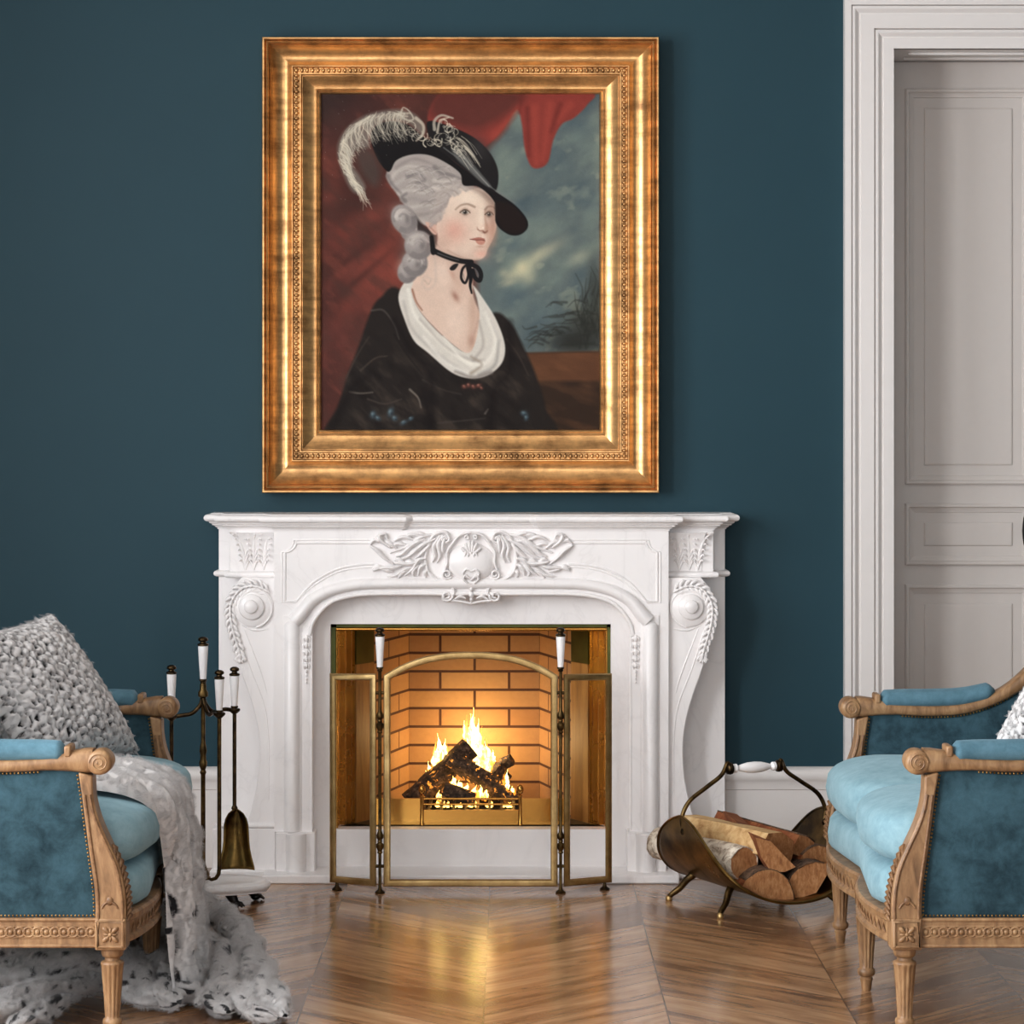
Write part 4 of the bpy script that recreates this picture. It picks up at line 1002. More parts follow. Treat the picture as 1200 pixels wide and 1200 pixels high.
    for (pts, c) in (([A1(520, 640), A1(600, 560), A1(720, 560), A1(760, 620)], (196, 188, 188)), ([A1(540, 690), A1(620, 640), A1(700, 650), A1(780, 680)], (182, 174, 175)), ([A1(560, 560), A1(680, 500), A1(820, 540), A1(960, 620)], (140, 132, 134)), ([A1(640, 620), A1(720, 600), A1(760, 650), A1(700, 670)], (110, 106, 110)),
                     ([A1(580, 740), A1(660, 720), A1(760, 740), A1(860, 700)], (196, 188, 188)), ([A1(830, 560), A1(880, 600), A1(960, 620), A1(1040, 650)], (106, 102, 106)), ([A1(830, 650), A1(900, 660), A1(980, 640)], (202, 194, 193)), ([A1(820, 700), A1(900, 730), A1(990, 690)], (190, 182, 182)),
                     ([A1(600, 790), A1(680, 780), A1(760, 800), A1(840, 780), A1(920, 720)], (150, 143, 144)), ([A1(640, 850), A1(740, 830), A1(850, 820)], (192, 184, 184)), ([A1(680, 900), A1(770, 890), A1(860, 860)], (140, 132, 132)), ([A1(730, 940), A1(800, 950), A1(860, 900)], (184, 172, 170)), ([A1(620, 800), A1(600, 770), A1(630, 745)], (96, 92, 96)), ([A1(500, 620), A1(530, 680), A1(590, 740)], (104, 99, 104))):
        stroke(pts, 5, 2, c, 0.62, 3.5)
    for k in range(70):
        a = r.uniform(0, 1); x = lerp(540, 900, a) + r.uniform(-30, 60); y = lerp(560, 880, r.uniform(0, 1))
        if x < 560 + (y - 600) * 0.7 or x > 950 - (y - 600)*0.3: continue
        stroke([A1(x, y), A1(x + 40, y - 18), A1(x + 80, y - 6), A1(x + 100, y + 22)], 1.4, 0.6, (206, 199, 198) if k % 2 else (124, 118, 120), 0.4, 1.4, 4)
    # dark behind the ear and side curls
    poly([A1(640, 860), A1(760, 980), A1(830, 1020), A1(840, 1120), A1(760, 1150), A1(640, 1060)], (40, 36, 38), 4, 0.9)
    for (cx, cy, rx, ry, an) in ((650, 1010, 60, 70, 0.0), (615, 930, 88, 112, -0.5), (640, 1300, 72, 84, 0.3), (690, 1240, 92, 96, 0.1), (718, 1112, 102, 104, -0.3)):
        c = A1(cx, cy); th = np.linspace(0, 2*PI, 14)[:-1]
        pl = [(c[0] + (rx*math.cos(t)*math.cos(an) - ry*math.sin(t)*math.sin(an))/6, c[1] + (rx*math.cos(t)*math.sin(an) + ry*math.sin(t)*math.cos(an))/6) for t in th]
        poly(pl, (138, 131, 134), 2.6)
        ca, sa = math.cos(an), math.sin(an)
        E = lambda t, f: (c[0] + (rx*f*math.cos(t)*ca - ry*f*math.sin(t)*sa)/6, c[1] + (rx*f*math.cos(t)*sa + ry*f*math.sin(t)*ca)/6)
        blob(c[0] - rx/22, c[1] - ry/20, rx/9, ry/10, (184, 177, 178), 0.75, an)
        for k in range(9):
            f = r.uniform(0.25, 0.92); t0 = r.uniform(-2.9, -1.9); t1 = t0 + r.uniform(1.2, 2.4)
            stroke([E(lerp(t0, t1, q), f) for q in (0, 0.33, 0.66, 1)], 2.4, 1.0, (204, 197, 197) if k % 3 else (112, 106, 110), 0.42, 2.2, 4)
        for k in range(4): stroke([E(lerp(0.2, 2.6, q), 0.62 + 0.1*k) for q in (0, 0.33, 0.66, 1)], 2.2, 1.0, (98, 93, 98), 0.4, 2.4, 4)
        blob(*E(0.4, 0.25), rx/30, ry/24, (92, 88, 92), 0.5)
    stroke([B1(185, 780), B1(200, 900), B1(190, 1010), B1(130, 1050), B1(90, 1000), B1(120, 950), B1(165, 970)], 3, 2, (184, 168, 164), 0.35, 3); stroke([B1(110, 980), B1(140, 1010), B1(160, 980)], 2, 1, (160, 146, 142), 0.35, 2)
    # ear
    poly([B1(120, 520), B1(205, 545), B1(208, 610), B1(180, 615), B1(140, 570)], (206, 166, 154), 1.8); stroke([B1(150, 555), B1(185, 590), B1(200, 605)], 1.6, 1, (160, 104, 92), 0.6, 1.6)
    # face
    face = [B1(215, 640), B1(205, 540), B1(235, 430), B1(285, 320), B1(370, 260), B1(470, 240), B1(580, 270), B1(640, 330), B1(668, 400), B1(668, 480), B1(676, 560), B1(650, 650), B1(610, 730), B1(585, 790), B1(540, 815), B1(470, 815), B1(380, 790), B1(280, 740), B1(215, 700)]
    poly(face, (222, 198, 186), 2.0)
    blob(*B1(470, 330), 18, 10, (234, 216, 204), 0.8); blob(*B1(330, 430), 12, 10, (228, 208, 196), 0.6); blob(*B1(620, 340), 9, 10, (176, 148, 136), 0.55); blob(*B1(590, 300), 12, 6, (160, 136, 128), 0.5, 0.6)
    blob(*B1(345, 600), 17, 15, (206, 136, 124), 0.5); blob(*B1(320, 560), 12, 10, (220, 150, 136), 0.3); blob(*B1(640, 580), 6, 14, (196, 138, 120), 0.6)
    blob(*B1(250, 690), 12, 12, (186, 150, 138), 0.55); blob(*B1(430, 790), 24, 5, (190, 160, 148), 0.5, 0.15); blob(*B1(655, 520), 4, 22, (166, 124, 108), 0.5); blob(*B1(620, 690), 5, 12, (176, 132, 116), 0.5, 0.4)
    blob(*B1(425, 455), 11, 7, (196, 164, 152), 0.5); blob(*B1(620, 455), 7, 7, (178, 142, 128), 0.55)
    blob(*B1(560, 770), 8, 5, (222, 160, 146), 0.7); blob(*B1(530, 740), 8, 4, (196, 160, 148), 0.4); blob(*B1(560, 470), 4, 20, (236, 220, 208), 0.6); blob(*B1(250, 480), 8, 24, (206, 180, 170), 0.5)
    # brows, eyes
    stroke([B1(355, 420), B1(395, 388), B1(450, 378), B1(505, 400)], 1.6, 2.6, (140, 112, 98), 0.7, 2.0); stroke([B1(590, 420), B1(612, 398), B1(645, 398), B1(662, 410)], 2.6, 1.4, (132, 104, 92), 0.7, 1.8)
    stroke([B1(515, 395), B1(590, 425)], 1, 1, (200, 176, 162), 0.3, 3, 0); stroke([B1(588, 425), B1(590, 500), B1(600, 550)], 1.6, 2.5, (172, 132, 116), 0.6, 2.5)
    for (ex, ey, w_, hh) in ((430, 442, 40, 18), (620, 458, 32, 16)):
        poly([B1(ex - w_, ey + 2), B1(ex, ey - hh), B1(ex + w_, ey + 4), B1(ex, ey + hh)], (206, 196, 188), 0.9); c = B1(ex, ey)
        blob(c[0], c[1], 2.7, 2.9, (58, 50, 46), 1.0); blob(c[0], c[1], 1.7, 1.9, (28, 24, 24), 1.0); blob(c[0] - 0.9, c[1] - 1.1, 0.7, 0.7, (226, 220, 214), 0.9)
        stroke([B1(ex - w_, ey + 2), B1(ex - 10, ey - hh - 1), B1(ex + 18, ey - hh + 2), B1(ex + w_, ey + 4)], 1.5, 1.2, (74, 54, 46), 0.85, 1.0)
        stroke([B1(ex - w_ + 4, ey + 6), B1(ex, ey + hh + 2), B1(ex + w_, ey + 6)], 0.9, 0.9, (158, 118, 106), 0.6, 1.0); stroke([B1(ex - w_, ey - 12), B1(ex, ey - hh - 14), B1(ex + w_, ey - 10)], 0.9, 0.9, (168, 134, 120), 0.6, 1.4)
    # nose
    blob(*B1(568, 560), 4.5, 4, (234, 206, 192), 0.8); blob(*B1(600, 570), 3.2, 7, (176, 128, 110), 0.7); stroke([B1(530, 575), B1(545, 588), B1(570, 588), B1(585, 605), B1(605, 590)], 1.2, 1.6, (136, 84, 70), 0.75, 1.4); blob(*B1(578, 600), 3.2, 1.4, (110, 66, 56), 0.6); stroke([B1(525, 560), B1(528, 580)], 1.2, 1.0, (186, 140, 124), 0.7, 1.4, 0); blob(*B1(572, 565), 1.1, 1.1, (250, 236, 224), 0.8)
    # mouth
    poly([B1(475, 655), B1(520, 642), B1(550, 640), B1(565, 645), B1(584, 652), B1(580, 668), B1(530, 664)], (170, 104, 94), 1.2); poly([B1(515, 664), B1(585, 668), B1(580, 690), B1(560, 700), B1(530, 692)], (194, 132, 118), 1.4)
    stroke([B1(470, 655), B1(520, 662), B1(560, 660), B1(586, 667)], 1.0, 1.0, (110, 58, 52), 0.85, 0.9); blob(*B1(550, 712), 5, 1.6, (176, 130, 116), 0.6); blob(*B1(552, 622), 2, 3, (206, 170, 156), 0.5)
    stroke([B1(290, 740), B1(390, 790), B1(480, 815), B1(545, 812)], 1.5, 1.5, (176, 142, 130), 0.6, 2.2)
    for k in range(46):
        t = r.uniform(0, 1); p = np.array(B1(lerp(285, 215, t), lerp(300, 520, t))) + r.uniform(-2, 2, 2)
        stroke([tuple(p + (7 - 6*t, -7)), tuple(p + (3, -3)), tuple(p + (-4, 1)), tuple(p + (-10, 2 + 5*t))], 2.4, 1.2, (178, 168, 168) if k % 3 else (146, 136, 138), 0.5, 2.4, 4)
    for k in range(40):
        t = r.uniform(0, 1); p = np.array(B1(lerp(280, 480, t), lerp(310, 225, t))) + r.uniform(-2, 2, 2)
        stroke([tuple(p + (5, 1)), tuple(p + (0, -3)), tuple(p + (-9, -4)), tuple(p + (-16, 2))], 2.4, 1.2, (184, 174, 173) if k % 3 else (150, 140, 141), 0.5, 2.4, 4)
    poly([B1(470, 232), B1(540, 262), B1(640, 330), B1(668, 400), B1(640, 372), B1(560, 300), B1(490, 262)], (120, 98, 92), 7, 0.6)
    blob(*B1(640, 420), 5, 12, (150, 118, 106), 0.4)
    # choker and bow
    stroke([B1(165, 640), B1(180, 760)], 5, 6, (26, 24, 26), 0.95, 1.5, 0); stroke([B1(180, 745), B1(280, 790), B1(390, 825), B1(478, 835)], 6.5, 6, (30, 29, 31), 1, 1.4); stroke([B1(215, 765), B1(310, 800), B1(380, 820)], 1.5, 1, (96, 96, 100), 0.7, 1.4)
    poly([B1(310, 880), B1(345, 850), B1(378, 852), B1(350, 895), B1(318, 900)], (38, 36, 38), 1.2); stroke([B1(450, 850), B1(410, 890), B1(400, 960), B1(430, 1000), B1(455, 940), B1(445, 870)], 3.2, 3, (32, 30, 33), 1, 1.2); stroke([B1(470, 850), B1(530, 880), B1(555, 930), B1(545, 980), B1(510, 960), B1(490, 900)], 5.5, 5, (30, 29, 32), 1, 1.2)
    stroke([B1(460, 860), B1(475, 960), B1(470, 1020), B1(482, 1080)], 6, 2, (28, 27, 30), 1, 1.2); stroke([B1(510, 890), B1(535, 940)], 1.6, 1, (88, 88, 94), 0.7, 1.4, 0); stroke([B1(415, 930), B1(425, 970)], 1.2, 0.8, (96, 96, 100), 0.6, 1.2, 0)
    # hat: brim, crown, band
    brim = [A1(385, 400), A1(380, 310), A1(440, 248), A1(540, 232), A1(650, 262), A1(760, 350), A1(880, 395), Q(490, 330), Q(545, 370), Q(600, 410), Q(650, 445), Q(680, 480), Q(682, 505), Q(660, 522), Q(630, 518), Q(602, 490), Q(600, 440), Q(560, 400), Q(520, 395), A1(1010, 600), A1(900, 520), A1(780, 470), A1(660, 470), A1(560, 510), A1(520, 580), A1(490, 585), A1(430, 510)]
    poly(brim, (27, 25, 27), 1.6)
    poly([Q(428, 235), Q(470, 240), Q(540, 270), Q(585, 310), Q(607, 355), Q(606, 400), Q(590, 410), Q(545, 372), Q(490, 330), Q(440, 285)], (33, 31, 33), 1.8); blob(*Q(560, 300), 10, 16, (56, 54, 57), 0.6, -0.5)
    poly([Q(602, 440), Q(640, 445), Q(675, 480), Q(676, 505), Q(655, 518), Q(625, 510), Q(604, 480)], (36, 27, 26), 3.0, 0.9)
    stroke([Q(470, 300), Q(530, 345), Q(590, 400), Q(650, 440)], 1.4, 0.8, (112, 114, 118), 0.8, 1.4)
    poly([Q(490, 300), Q(525, 320), Q(560, 360), Q(592, 400), Q(570, 392), Q(530, 355), Q(500, 325)], (104, 106, 108), 2.5, 0.75); stroke([Q(520, 325), Q(560, 370), Q(585, 398)], 1.2, 0.8, (168, 168, 168), 0.6, 1.4)
    # ostrich feather
    poly([A1(600, 150), A1(480, 155), A1(330, 195), A1(210, 280), A1(150, 380), A1(145, 480), A1(180, 600), A1(240, 720), A1(300, 745), A1(340, 700), A1(300, 620), A1(240, 520), A1(280, 430), A1(360, 420), A1(370, 330), A1(430, 255), A1(540, 225), A1(650, 250), A1(740, 330), A1(760, 280), A1(700, 190)], (124, 120, 116), 5, 0.75)
    poly([A1(260, 420), A1(370, 430), A1(440, 560), A1(430, 680), A1(380, 680), A1(300, 560)], (74, 66, 64), 10, 0.7)
    fe = catmull([A1(660, 200), A1(540, 175), A1(400, 200), A1(270, 270), A1(180, 380), A1(170, 500), A1(220, 620), A1(300, 730)], 10)
    cream = ((214, 206, 190), (196, 190, 178), (168, 164, 158), (228, 220, 204))
    for i in range(3, len(fe) - 1):
        for k in range(4):
            p = fe[i] + r.uniform(-2.5, 2.5, 2); t = i / len(fe)
            if t < 0.55: q = [(p[0], p[1]), (p[0] + r.uniform(-6, 0), p[1] + 6), (p[0] + r.uniform(-6, 5), p[1] + r.uniform(12, 24)), (p[0] + r.uniform(-2, 10), p[1] + r.uniform(20, 34))]
            else: q = [(p[0], p[1]), (p[0] + 5, p[1] + 4), (p[0] + 9, p[1] + r.uniform(8, 16)), (p[0] + r.uniform(8, 15), p[1] + r.uniform(14, 24))]
            stroke(q, 0.9, 0.4, cream[r.integers(4)], 0.5, 0.9, 4)
    for k in range(40):
        t = r.uniform(0, 1); p = fe[int(t * (len(fe) - 1))] + r.uniform(-4, 3, 2); q = fe[min(len(fe) - 1, int(t * (len(fe) - 1)) + 8)] + r.uniform(-4, 3, 2); stroke([tuple(p), tuple((p + q)/2 + r.uniform(-2, 2, 2)), tuple(q)], 1.0, 0.5, cream[r.integers(4)], 0.55, 1.0, 3)
    for k in range(60):                                # curled plumes on the crown
        c = A1(*[(650, 290), (720, 330), (790, 360), (840, 380), (900, 350), (900, 250), (950, 300), (980, 400), (1010, 440)][k % 9]); c = (c[0] + r.uniform(-5, 5), c[1] + r.uniform(-5, 5)); a0 = r.uniform(0, 6.3); R0 = r.uniform(2, 7)
        stroke([(c[0] + R0*math.cos(a0 + j*0.55), c[1] + R0*0.9*math.sin(a0 + j*0.55)) for j in range(6)], 1.1, 0.5, cream[r.integers(4)], 0.72, 1.0, 4)
    for k in range(26):
        x, y = r.uniform(900, 1060), r.uniform(330, 460); stroke([A1(x, y), A1(x + 50, y + 40), A1(x + 110, y + 130)], 1.0, 0.5, cream[r.integers(4)], 0.55, 1.0, 4)
    stroke([A1(600, 150), A1(590, 190), A1(640, 225), A1(680, 215), A1(650, 160), A1(610, 135), A1(595, 160)], 2.2, 1.4, (190, 184, 172), 0.8, 1.3); stroke([A1(830, 290), A1(830, 230), A1(880, 190), A1(960, 210)], 4, 2, (182, 176, 166), 0.8, 1.6); stroke([A1(850, 310), A1(870, 230), A1(930, 205)], 3, 1.5, (214, 206, 192), 0.7, 1.4); stroke([A1(700, 210), A1(750, 260), A1(745, 330), A1(700, 370)], 4, 2, (206, 198, 184), 0.7, 1.8)
    # waist ribbon
    for (x, y, rx, ry, an) in ((612, 468, 3.6, 3, 0.2), (630, 462, 3, 3.4, 0), (650, 468, 3.4, 3, 0.4), (672, 464, 4, 2.8, -0.3), (684, 474, 2.4, 2, 0.3)):
        c_ = D1(x, y); blob(c_[0], c_[1], rx*0.8, ry*0.8, (124, 70, 62), 0.9, an); blob(c_[0] - 0.5, c_[1] - 1, rx*0.35, ry*0.3, (172, 116, 104), 0.7, an)
    # canvas grain and ageing
    I[:] *= (1 + 0.05 * (r.random((Hn, Wn, 1)) - 0.5)) * (1 + 0.05 * (n3[..., None] - 0.5))
    for k in range(120):
        j, i = r.integers(Hn), r.integers(Wn // 3); 
        if j < Hn // 3: I[j, i] = I[j, i] * 0.5 + 80
    return np.clip(I, 0, 255) / 255, x0, y0, S
img, cx0, cy0, cS = paint()
lum_ = (img * np.array((0.3, 0.59, 0.11))).sum(-1, keepdims=True); img = (img + (lum_ - img) * 0.14) * np.array((1.0, 0.985, 0.94))
lin = np.where(img <= 0.04045, img / 12.92, ((img + 0.055) / 1.055) ** 2.4)
PAINT_GAIN = 1.0
Hn, Wn = img.shape[:2]
YCV = WY - 0.012
ii, jj = np.meshgrid(np.arange(Wn), np.arange(Hn))
px = cx0 + (ii + 0.5) / cS; py = cy0 + (jj + 0.5) / cS
V = np.stack([(px - 600) / F * YFR, np.full(px.shape, YCV), H - (py - HY) / F * YFR], -1).reshape(-1, 3) - np.array(pt.location)
me = bpy.data.meshes.new('canvas')
idx = (jj[:-1, :-1] * Wn + ii[:-1, :-1]).reshape(-1)
q4 = np.stack([idx, idx + Wn, idx + Wn + 1, idx + 1], -1)
me.vertices.add(len(V)); me.vertices.foreach_set('co', V.astype(np.float32).ravel())
me.loops.add(q4.size); me.loops.foreach_set('vertex_index', q4.ravel().astype(np.int32))
me.polygons.add(len(q4)); me.polygons.foreach_set('loop_start', (np.arange(len(q4)) * 4).astype(np.int32))
me.update(calc_edges=True)
at = me.color_attributes.new('Col', 'FLOAT_COLOR', 'POINT')
at.data.foreach_set('color', np.concatenate([lin.reshape(-1, 3) * PAINT_GAIN, np.ones((Hn*Wn, 1))], 1).astype(np.float32).ravel())
me.materials.append(M['canvas']); me.validate()
cv = bpy.data.objects.new('canvas', me); COL.objects.link(cv); cv.parent = pt
# ================================================================== SETTEES
YN, YFA = 5.985, 7.155                                # centres of the near and far arm
AT = 0.030                                            # half thickness of an arm
def settee(sgn, label, seed):
    MIR = (lambda p: p) if sgn > 0 else (lambda p: (-0.015 - p[0], p[1], p[2]))
    loc = MIR((0.90, (YN + YFA) / 2, 0))
    st = thing('settee', loc, label, 'settee', 'pair of carved wood settees')
    def mbx(): return MB(MIR)
    def nearp(px, py): return (X_(px, 5.96), Z_(py, 5.96))
    # --- arms
    postL = [nearp(*p) for p in ((1083.5, 909), (1082.5, 931), (1079, 950), (1072.5, 969), (1062, 992), (1052, 1015), (1046.6, 1038), (1044.4, 1058), (1044.2, 1078))]
    postR = [nearp(*p) for p in ((1080, 1078), (1080, 1060), (1081.5, 1038), (1087, 1000), (1092, 962), (1096, 931), (1100, 905))]
    rail_c = [(0.90, 0.619), (0.955, 0.6175), (1.02, 0.612), (1.10, 0.609), (1.18, 0.615), (1.26, 0.640), (1.33, 0.682), (1.40, 0.755), (1.45, 0.835), (1.475, 0.90)]
    for yi, Y in enumerate((YN, YFA)):
        out = -1 if yi == 0 else 1                    # outward direction along Y
        mb = mbx()
        outl = [tuple(p) for p in catmull(postL, 5)] + [tuple(p) for p in catmull(postR, 5)]
        mb.prism([(x, Y - AT, z) for x, z in outl], [(x, Y + AT, z) for x, z in outl])
        post = mb.build('arm_post', M['oak'], st, bevel=0.004, ang=45)
        # raised edge fillets and leaf carving along the post
        mb = mbx()
        pl = catmull([(x + 0.007, z) for x, z in postL[1:]], 4); pr = catmull([(x - 0.007, z) for x, z in postR[:-1]], 4)
        for q in (pl, pr):
            for yy in (Y - AT, Y + AT): mb.tube([(x, yy, z) for x, z in q], 0.0035, 6)
        for yy in (Y - AT, Y + AT):
            c = nearp(1063, 1062); mb.tube([(c[0] + 0.018*math.cos(a), yy, c[1] - 0.01 + 0.02*math.sin(a)) for a in np.linspace(0.3, PI - 0.3, 10)], 0.003, 6)
            mb.ell((c[0], yy, c[1] + 0.012), (0.008, 0.004, 0.010), 10, 6)
        fp_ = catmull(postL[4:], 6)
        for i in range(0, len(fp_) - 2, 2):
            x, z = fp_[i]; x2, z2 = fp_[i + 2]
            for sd in (-1, 1): mb.tube([(x - 0.001, Y, z), (x - 0.006, Y + sd*0.011, lerp(z, z2, 0.6)), (x2 - 0.002, Y + sd*0.020, z2 - 0.004)], [0.003, 0.0055, 0.001], 6)
        mb.build('carving', M['oakdark'], post, ang=70)
        # scrolled rail
        mb = mbx(); rc = catmull(rail_c, 6); vs = []; n = 10; m = len(rc)
        for i, (x, z) in enumerate(rc):
            a = rc[max(0, i-1)]; b = rc[min(m-1, i+1)]; d = np.array(b) - np.array(a); d /= np.hypot(*d); nn = np.array((-d[1], d[0]))
            hh = lerp(0.0265, 0.0150, min(1, max(0, i-2)/9)) ; wd = AT + 0.004
            if i > m - 24: hh = lerp(hh, 0.026, (i - m + 24)/24)
            for k in range(16):
                t = 2*PI*k/16; cx_, sy_ = math.cos(t), math.sin(t)
                e = lambda v: math.copysign(abs(v)**0.55, v)
                q = np.array((x, z)) + nn * hh * e(sy_); vs.append((q[0], Y + wd*e(cx_), q[1]))
        mb.add(vs, [(i*16 + k, i*16 + (k+1) % 16, (i+1)*16 + (k+1) % 16, (i+1)*16 + k) for i in range(m-1) for k in range(16)] + [tuple(range(16))[::-1], tuple((m-1)*16 + k for k in range(16))])
        rail = mb.build('arm_rail', M['oak'], st, ang=50)
        mb = mbx()
        mb.lathe([(0.001, -AT-0.007), (0.02, -AT-0.007), (0.0265, -AT-0.002), (0.028, -AT*0.5), (0.028, AT*0.5), (0.0265, AT+0.002), (0.02, AT+0.007), (0.001, AT+0.007)], (0.8855, Y, 0.6165), (0, 1, 0), 28)
        for yy in (Y - AT - 0.0075, Y + AT + 0.0075):
            sp_ = [(0.8855 + r*math.cos(a), yy, 0.6165 + r*math.sin(a)) for a, r in zip(np.linspace(0, 4.2*PI, 44), np.linspace(0.021, 0.003, 44))]
            mb.tube(sp_, 0.0016, 6)
        mb.build('scroll', M['oak'], rail, ang=50)
        mb = mbx(); mb.box(0.947, 0.962, Y - AT - 0.004, Y + AT + 0.004, 0.628, 0.653); mb.build('pad_block', M['oak'], rail, bevel=0.004)
        # arm pad
        mb = mbx(); pc = [(x, z) for x, z in catmull([(0.962, 0.640), (1.02, 0.643), (1.10, 0.644), (1.18, 0.648), (1.262, 0.664)], 8)]; m = len(pc); vs = []
        for i, (x, z) in enumerate(pc):
            s_ = min(1, (0.25 + i/2.2)) if i < 3 else (min(1, 0.25 + (m-1-i)/2.2) if i > m - 4 else 1.0)
            for k in range(16):
                t = 2*PI*k/16; vs.append((x, Y + 0.037*s_**0.5*math.copysign(abs(math.cos(t))**0.9, math.cos(t)), z - 0.004 + 0.025*s_*math.copysign(abs(math.sin(t))**0.9, math.sin(t))))
        mb.add(vs, [(i*16 + k, i*16 + (k+1) % 16, (i+1)*16 + (k+1) % 16, (i+1)*16 + k) for i in range(m-1) for k in range(16)] + [tuple(range(16))[::-1], tuple((m-1)*16 + k for k in range(16))])
        mb.build('arm_pad', M['velvet_pad'], st, ang=70)
        # upholstered side panel between post, rail and seat rail
        rz = catmull(rail_c, 6); rxs = [p[0] for p in rz]; rzs = [p[1] for p in rz]; pz = [p[1] for p in catmull(postR, 5)]; pxs = [p[0] for p in catmull(postR, 5)]
        mb = mbx(); NU, NV_ = 26, 16
        for sd in (-1, 1):
            vs = []
            for j in range(NV_ + 1):
                t = j/NV_; xl = float(np.interp(lerp(0.277, 0.607, t), pz, pxs)) - 0.006
                for i in range(NU + 1):
                    u = i/NU; x = xl + u*(1.475 - xl); z = lerp(0.272, float(np.interp(x, rxs, rzs)) - 0.004, t)
                    vs.append((x, Y + sd*(0.010 + 0.016*(math.sin(PI*u)*math.sin(PI*t))**0.4), z))
            w_ = NU + 1
            mb.add(vs, [(j*w_ + i, j*w_ + i + 1, (j+1)*w_ + i + 1, (j+1)*w_ + i) for j in range(NV_) for i in range(NU)])
        mb.build('side_panel', M['velvet'], st, ang=60)
        mb = mbx(); per = [(1.08 - 0.0, 0.279)]
        base = [(lerp(X_(1081, 5.96), 1.47, t), 0.2815) for t in np.linspace(0, 1, 46)]
        rr = [(x + 0.004, z) for x, z in catmull(postR, 6)][2:]; tt = [(x, z - 0.017) for x, z in catmull(rail_c[2:], 9)]
        for sd in (-1, 1):
            mb = mbx()
            for chain in (base, rr, tt):
                L = [0]
                for a, b in zip(chain, chain[1:]): L.append(L[-1] + math.hypot(a[0]-b[0], a[1]-b[1]))
                for s_ in np.arange(0, L[-1], 0.0085):
                    x = float(np.interp(s_, L, [c[0] for c in chain])); z = float(np.interp(s_, L, [c[1] for c in chain]))
                    mb.ell((x, Y + sd*0.022, z), 0.0028, 6, 4)
            mb.build('nail_trim', M['nail'], st, ang=80)
        # side seat rail with guilloche
        mb = mbx(); x0, x1 = X_(1079, 5.96), 1.46
        mb.box(x0, x1, Y - 0.022, Y + 0.022, 0.2125, 0.276)
        for zz in (0.2155, 0.2725): mb.tube([(x0, Y + out*0.022, zz), (x1, Y + out*0.022, zz)], 0.0045, 8)
        for zz in (0.233, 0.258): mb.tube([(x0, Y + out*0.022, zz), (x1, Y + out*0.022, zz)], 0.0022, 6)
        sr = mb.build('side_rail', M['oak'], st, bevel=0.002)
        mb = mbx(); k = 0
        x = x0 + 0.012
        while x < x1 - 0.01:
            mb.tube([(x + 0.0115*math.cos(a), Y + out*0.0225, 0.2455 + 0.0105*math.sin(a)) for a in np.linspace(0, 2*PI, 15)], 0.0026, 6)
            mb.ell((x, Y + out*0.0225, 0.2455), (0.006, 0.004, 0.006), 10, 6); x += 0.0195
        mb.build('guilloche', M['oak'], sr, ang=70)
        # corner block with rosette
        bxa, bxb = X_(1044.2, 5.96), X_(1080, 5.96)
        mb = mbx(); mb.box(bxa, bxb, Y - 0.033, Y + 0.033, 0.2075, 0.2765)
        bk_ = mb.build('corner_block', M['oak'], st, bevel=0.003)
        mb = mbx(); cxb = (bxa + bxb)/2; czb = 0.242
        for face in (out,):
            yy = Y + face*0.0335
            ring = [(cxb - 0.027, czb - 0.027), (cxb + 0.027, czb - 0.027), (cxb + 0.027, czb + 0.027), (cxb - 0.027, czb + 0.027), (cxb - 0.027, czb - 0.027)]
            mb.tube([(a, yy, b) for a, b in ring], 0.0042, 6)
            for a in (PI/4, 3*PI/4, 5*PI/4, 7*PI/4): mb.tube([(cxb + r*math.cos(a), yy, czb + r*math.sin(a)) for r in (0.003, 0.011, 0.019, 0.024)], [0.002, 0.005, 0.0055, 0.001], 8)
            for a in (0, PI/2, PI, 3*PI/2): mb.tube([(cxb + r*math.cos(a), yy, czb + r*math.sin(a)) for r in (0.003, 0.010, 0.016)], [0.002, 0.0035, 0.0008], 6)
            mb.ell((cxb, yy, czb), (0.005, 0.005, 0.005), 10, 6)
        mb.build('rosette', M['oak'], bk_, ang=70)
    # --- legs (three in front, three behind)
    lp = [(0.010, 0.0), (0.012, 0.004), (0.0135, 0.020), (0.016, 0.030), (0.0125, 0.034), (0.0195, 0.038), (0.0215, 0.045), (0.0205, 0.052), (0.0165, 0.055), (0.0165, 0.060), (0.019, 0.10), (0.0245, 0.168), (0.026, 0.174), (0.0245, 0.178), (0.017, 0.181), (0.0165, 0.187), (0.022, 0.190), (0.0245, 0.196), (0.0245, 0.207)]
    lxf = (X_(1044.2, 5.96) + X_(1080, 5.96))/2
    for (x, y) in ((lxf, YN), (lxf - 0.012, (YN + YFA)/2 - 0.03), (lxf, YFA), (1.47, YN), (1.47, (YN+YFA)/2), (1.47, YFA)):
        mb = mbx(); mb.lathe(lp, (x, y, 0), n=48, flute=(9, 11, 12)); mb.build('leg', M['oak'], st, ang=50)
    # --- serpentine front rail
    ym = (YN + YFA)/2 - 0.03
    def front_x(y):
        if y < ym: t = (y - (YN + 0.033)) / (ym - YN - 0.033)
        else: t = (YFA - 0.033 - y) / (YFA - 0.033 - ym)
        t = max(0, min(1, t))
        return 0.832 - 0.034 * math.sin(PI * t) ** 0.8 + 0.006 * t
    ys = [lerp(YN + 0.033, ym, i/16) for i in range(17)] + [lerp(ym, YFA - 0.033, i/16) for i in range(1, 17)]
    secs = [(0.0, 0.2125), (-0.004, 0.2155), (-0.004, 0.224), (0.002, 0.228), (0.003, 0.256), (-0.004, 0.261), (-0.005, 0.272), (0.0, 0.2775), (0.05, 0.2775), (0.05, 0.2125)]
    mb = mbx(); n = len(secs)
    vs = [(front_x(y) + d, y, z) for y in ys for d, z in secs]
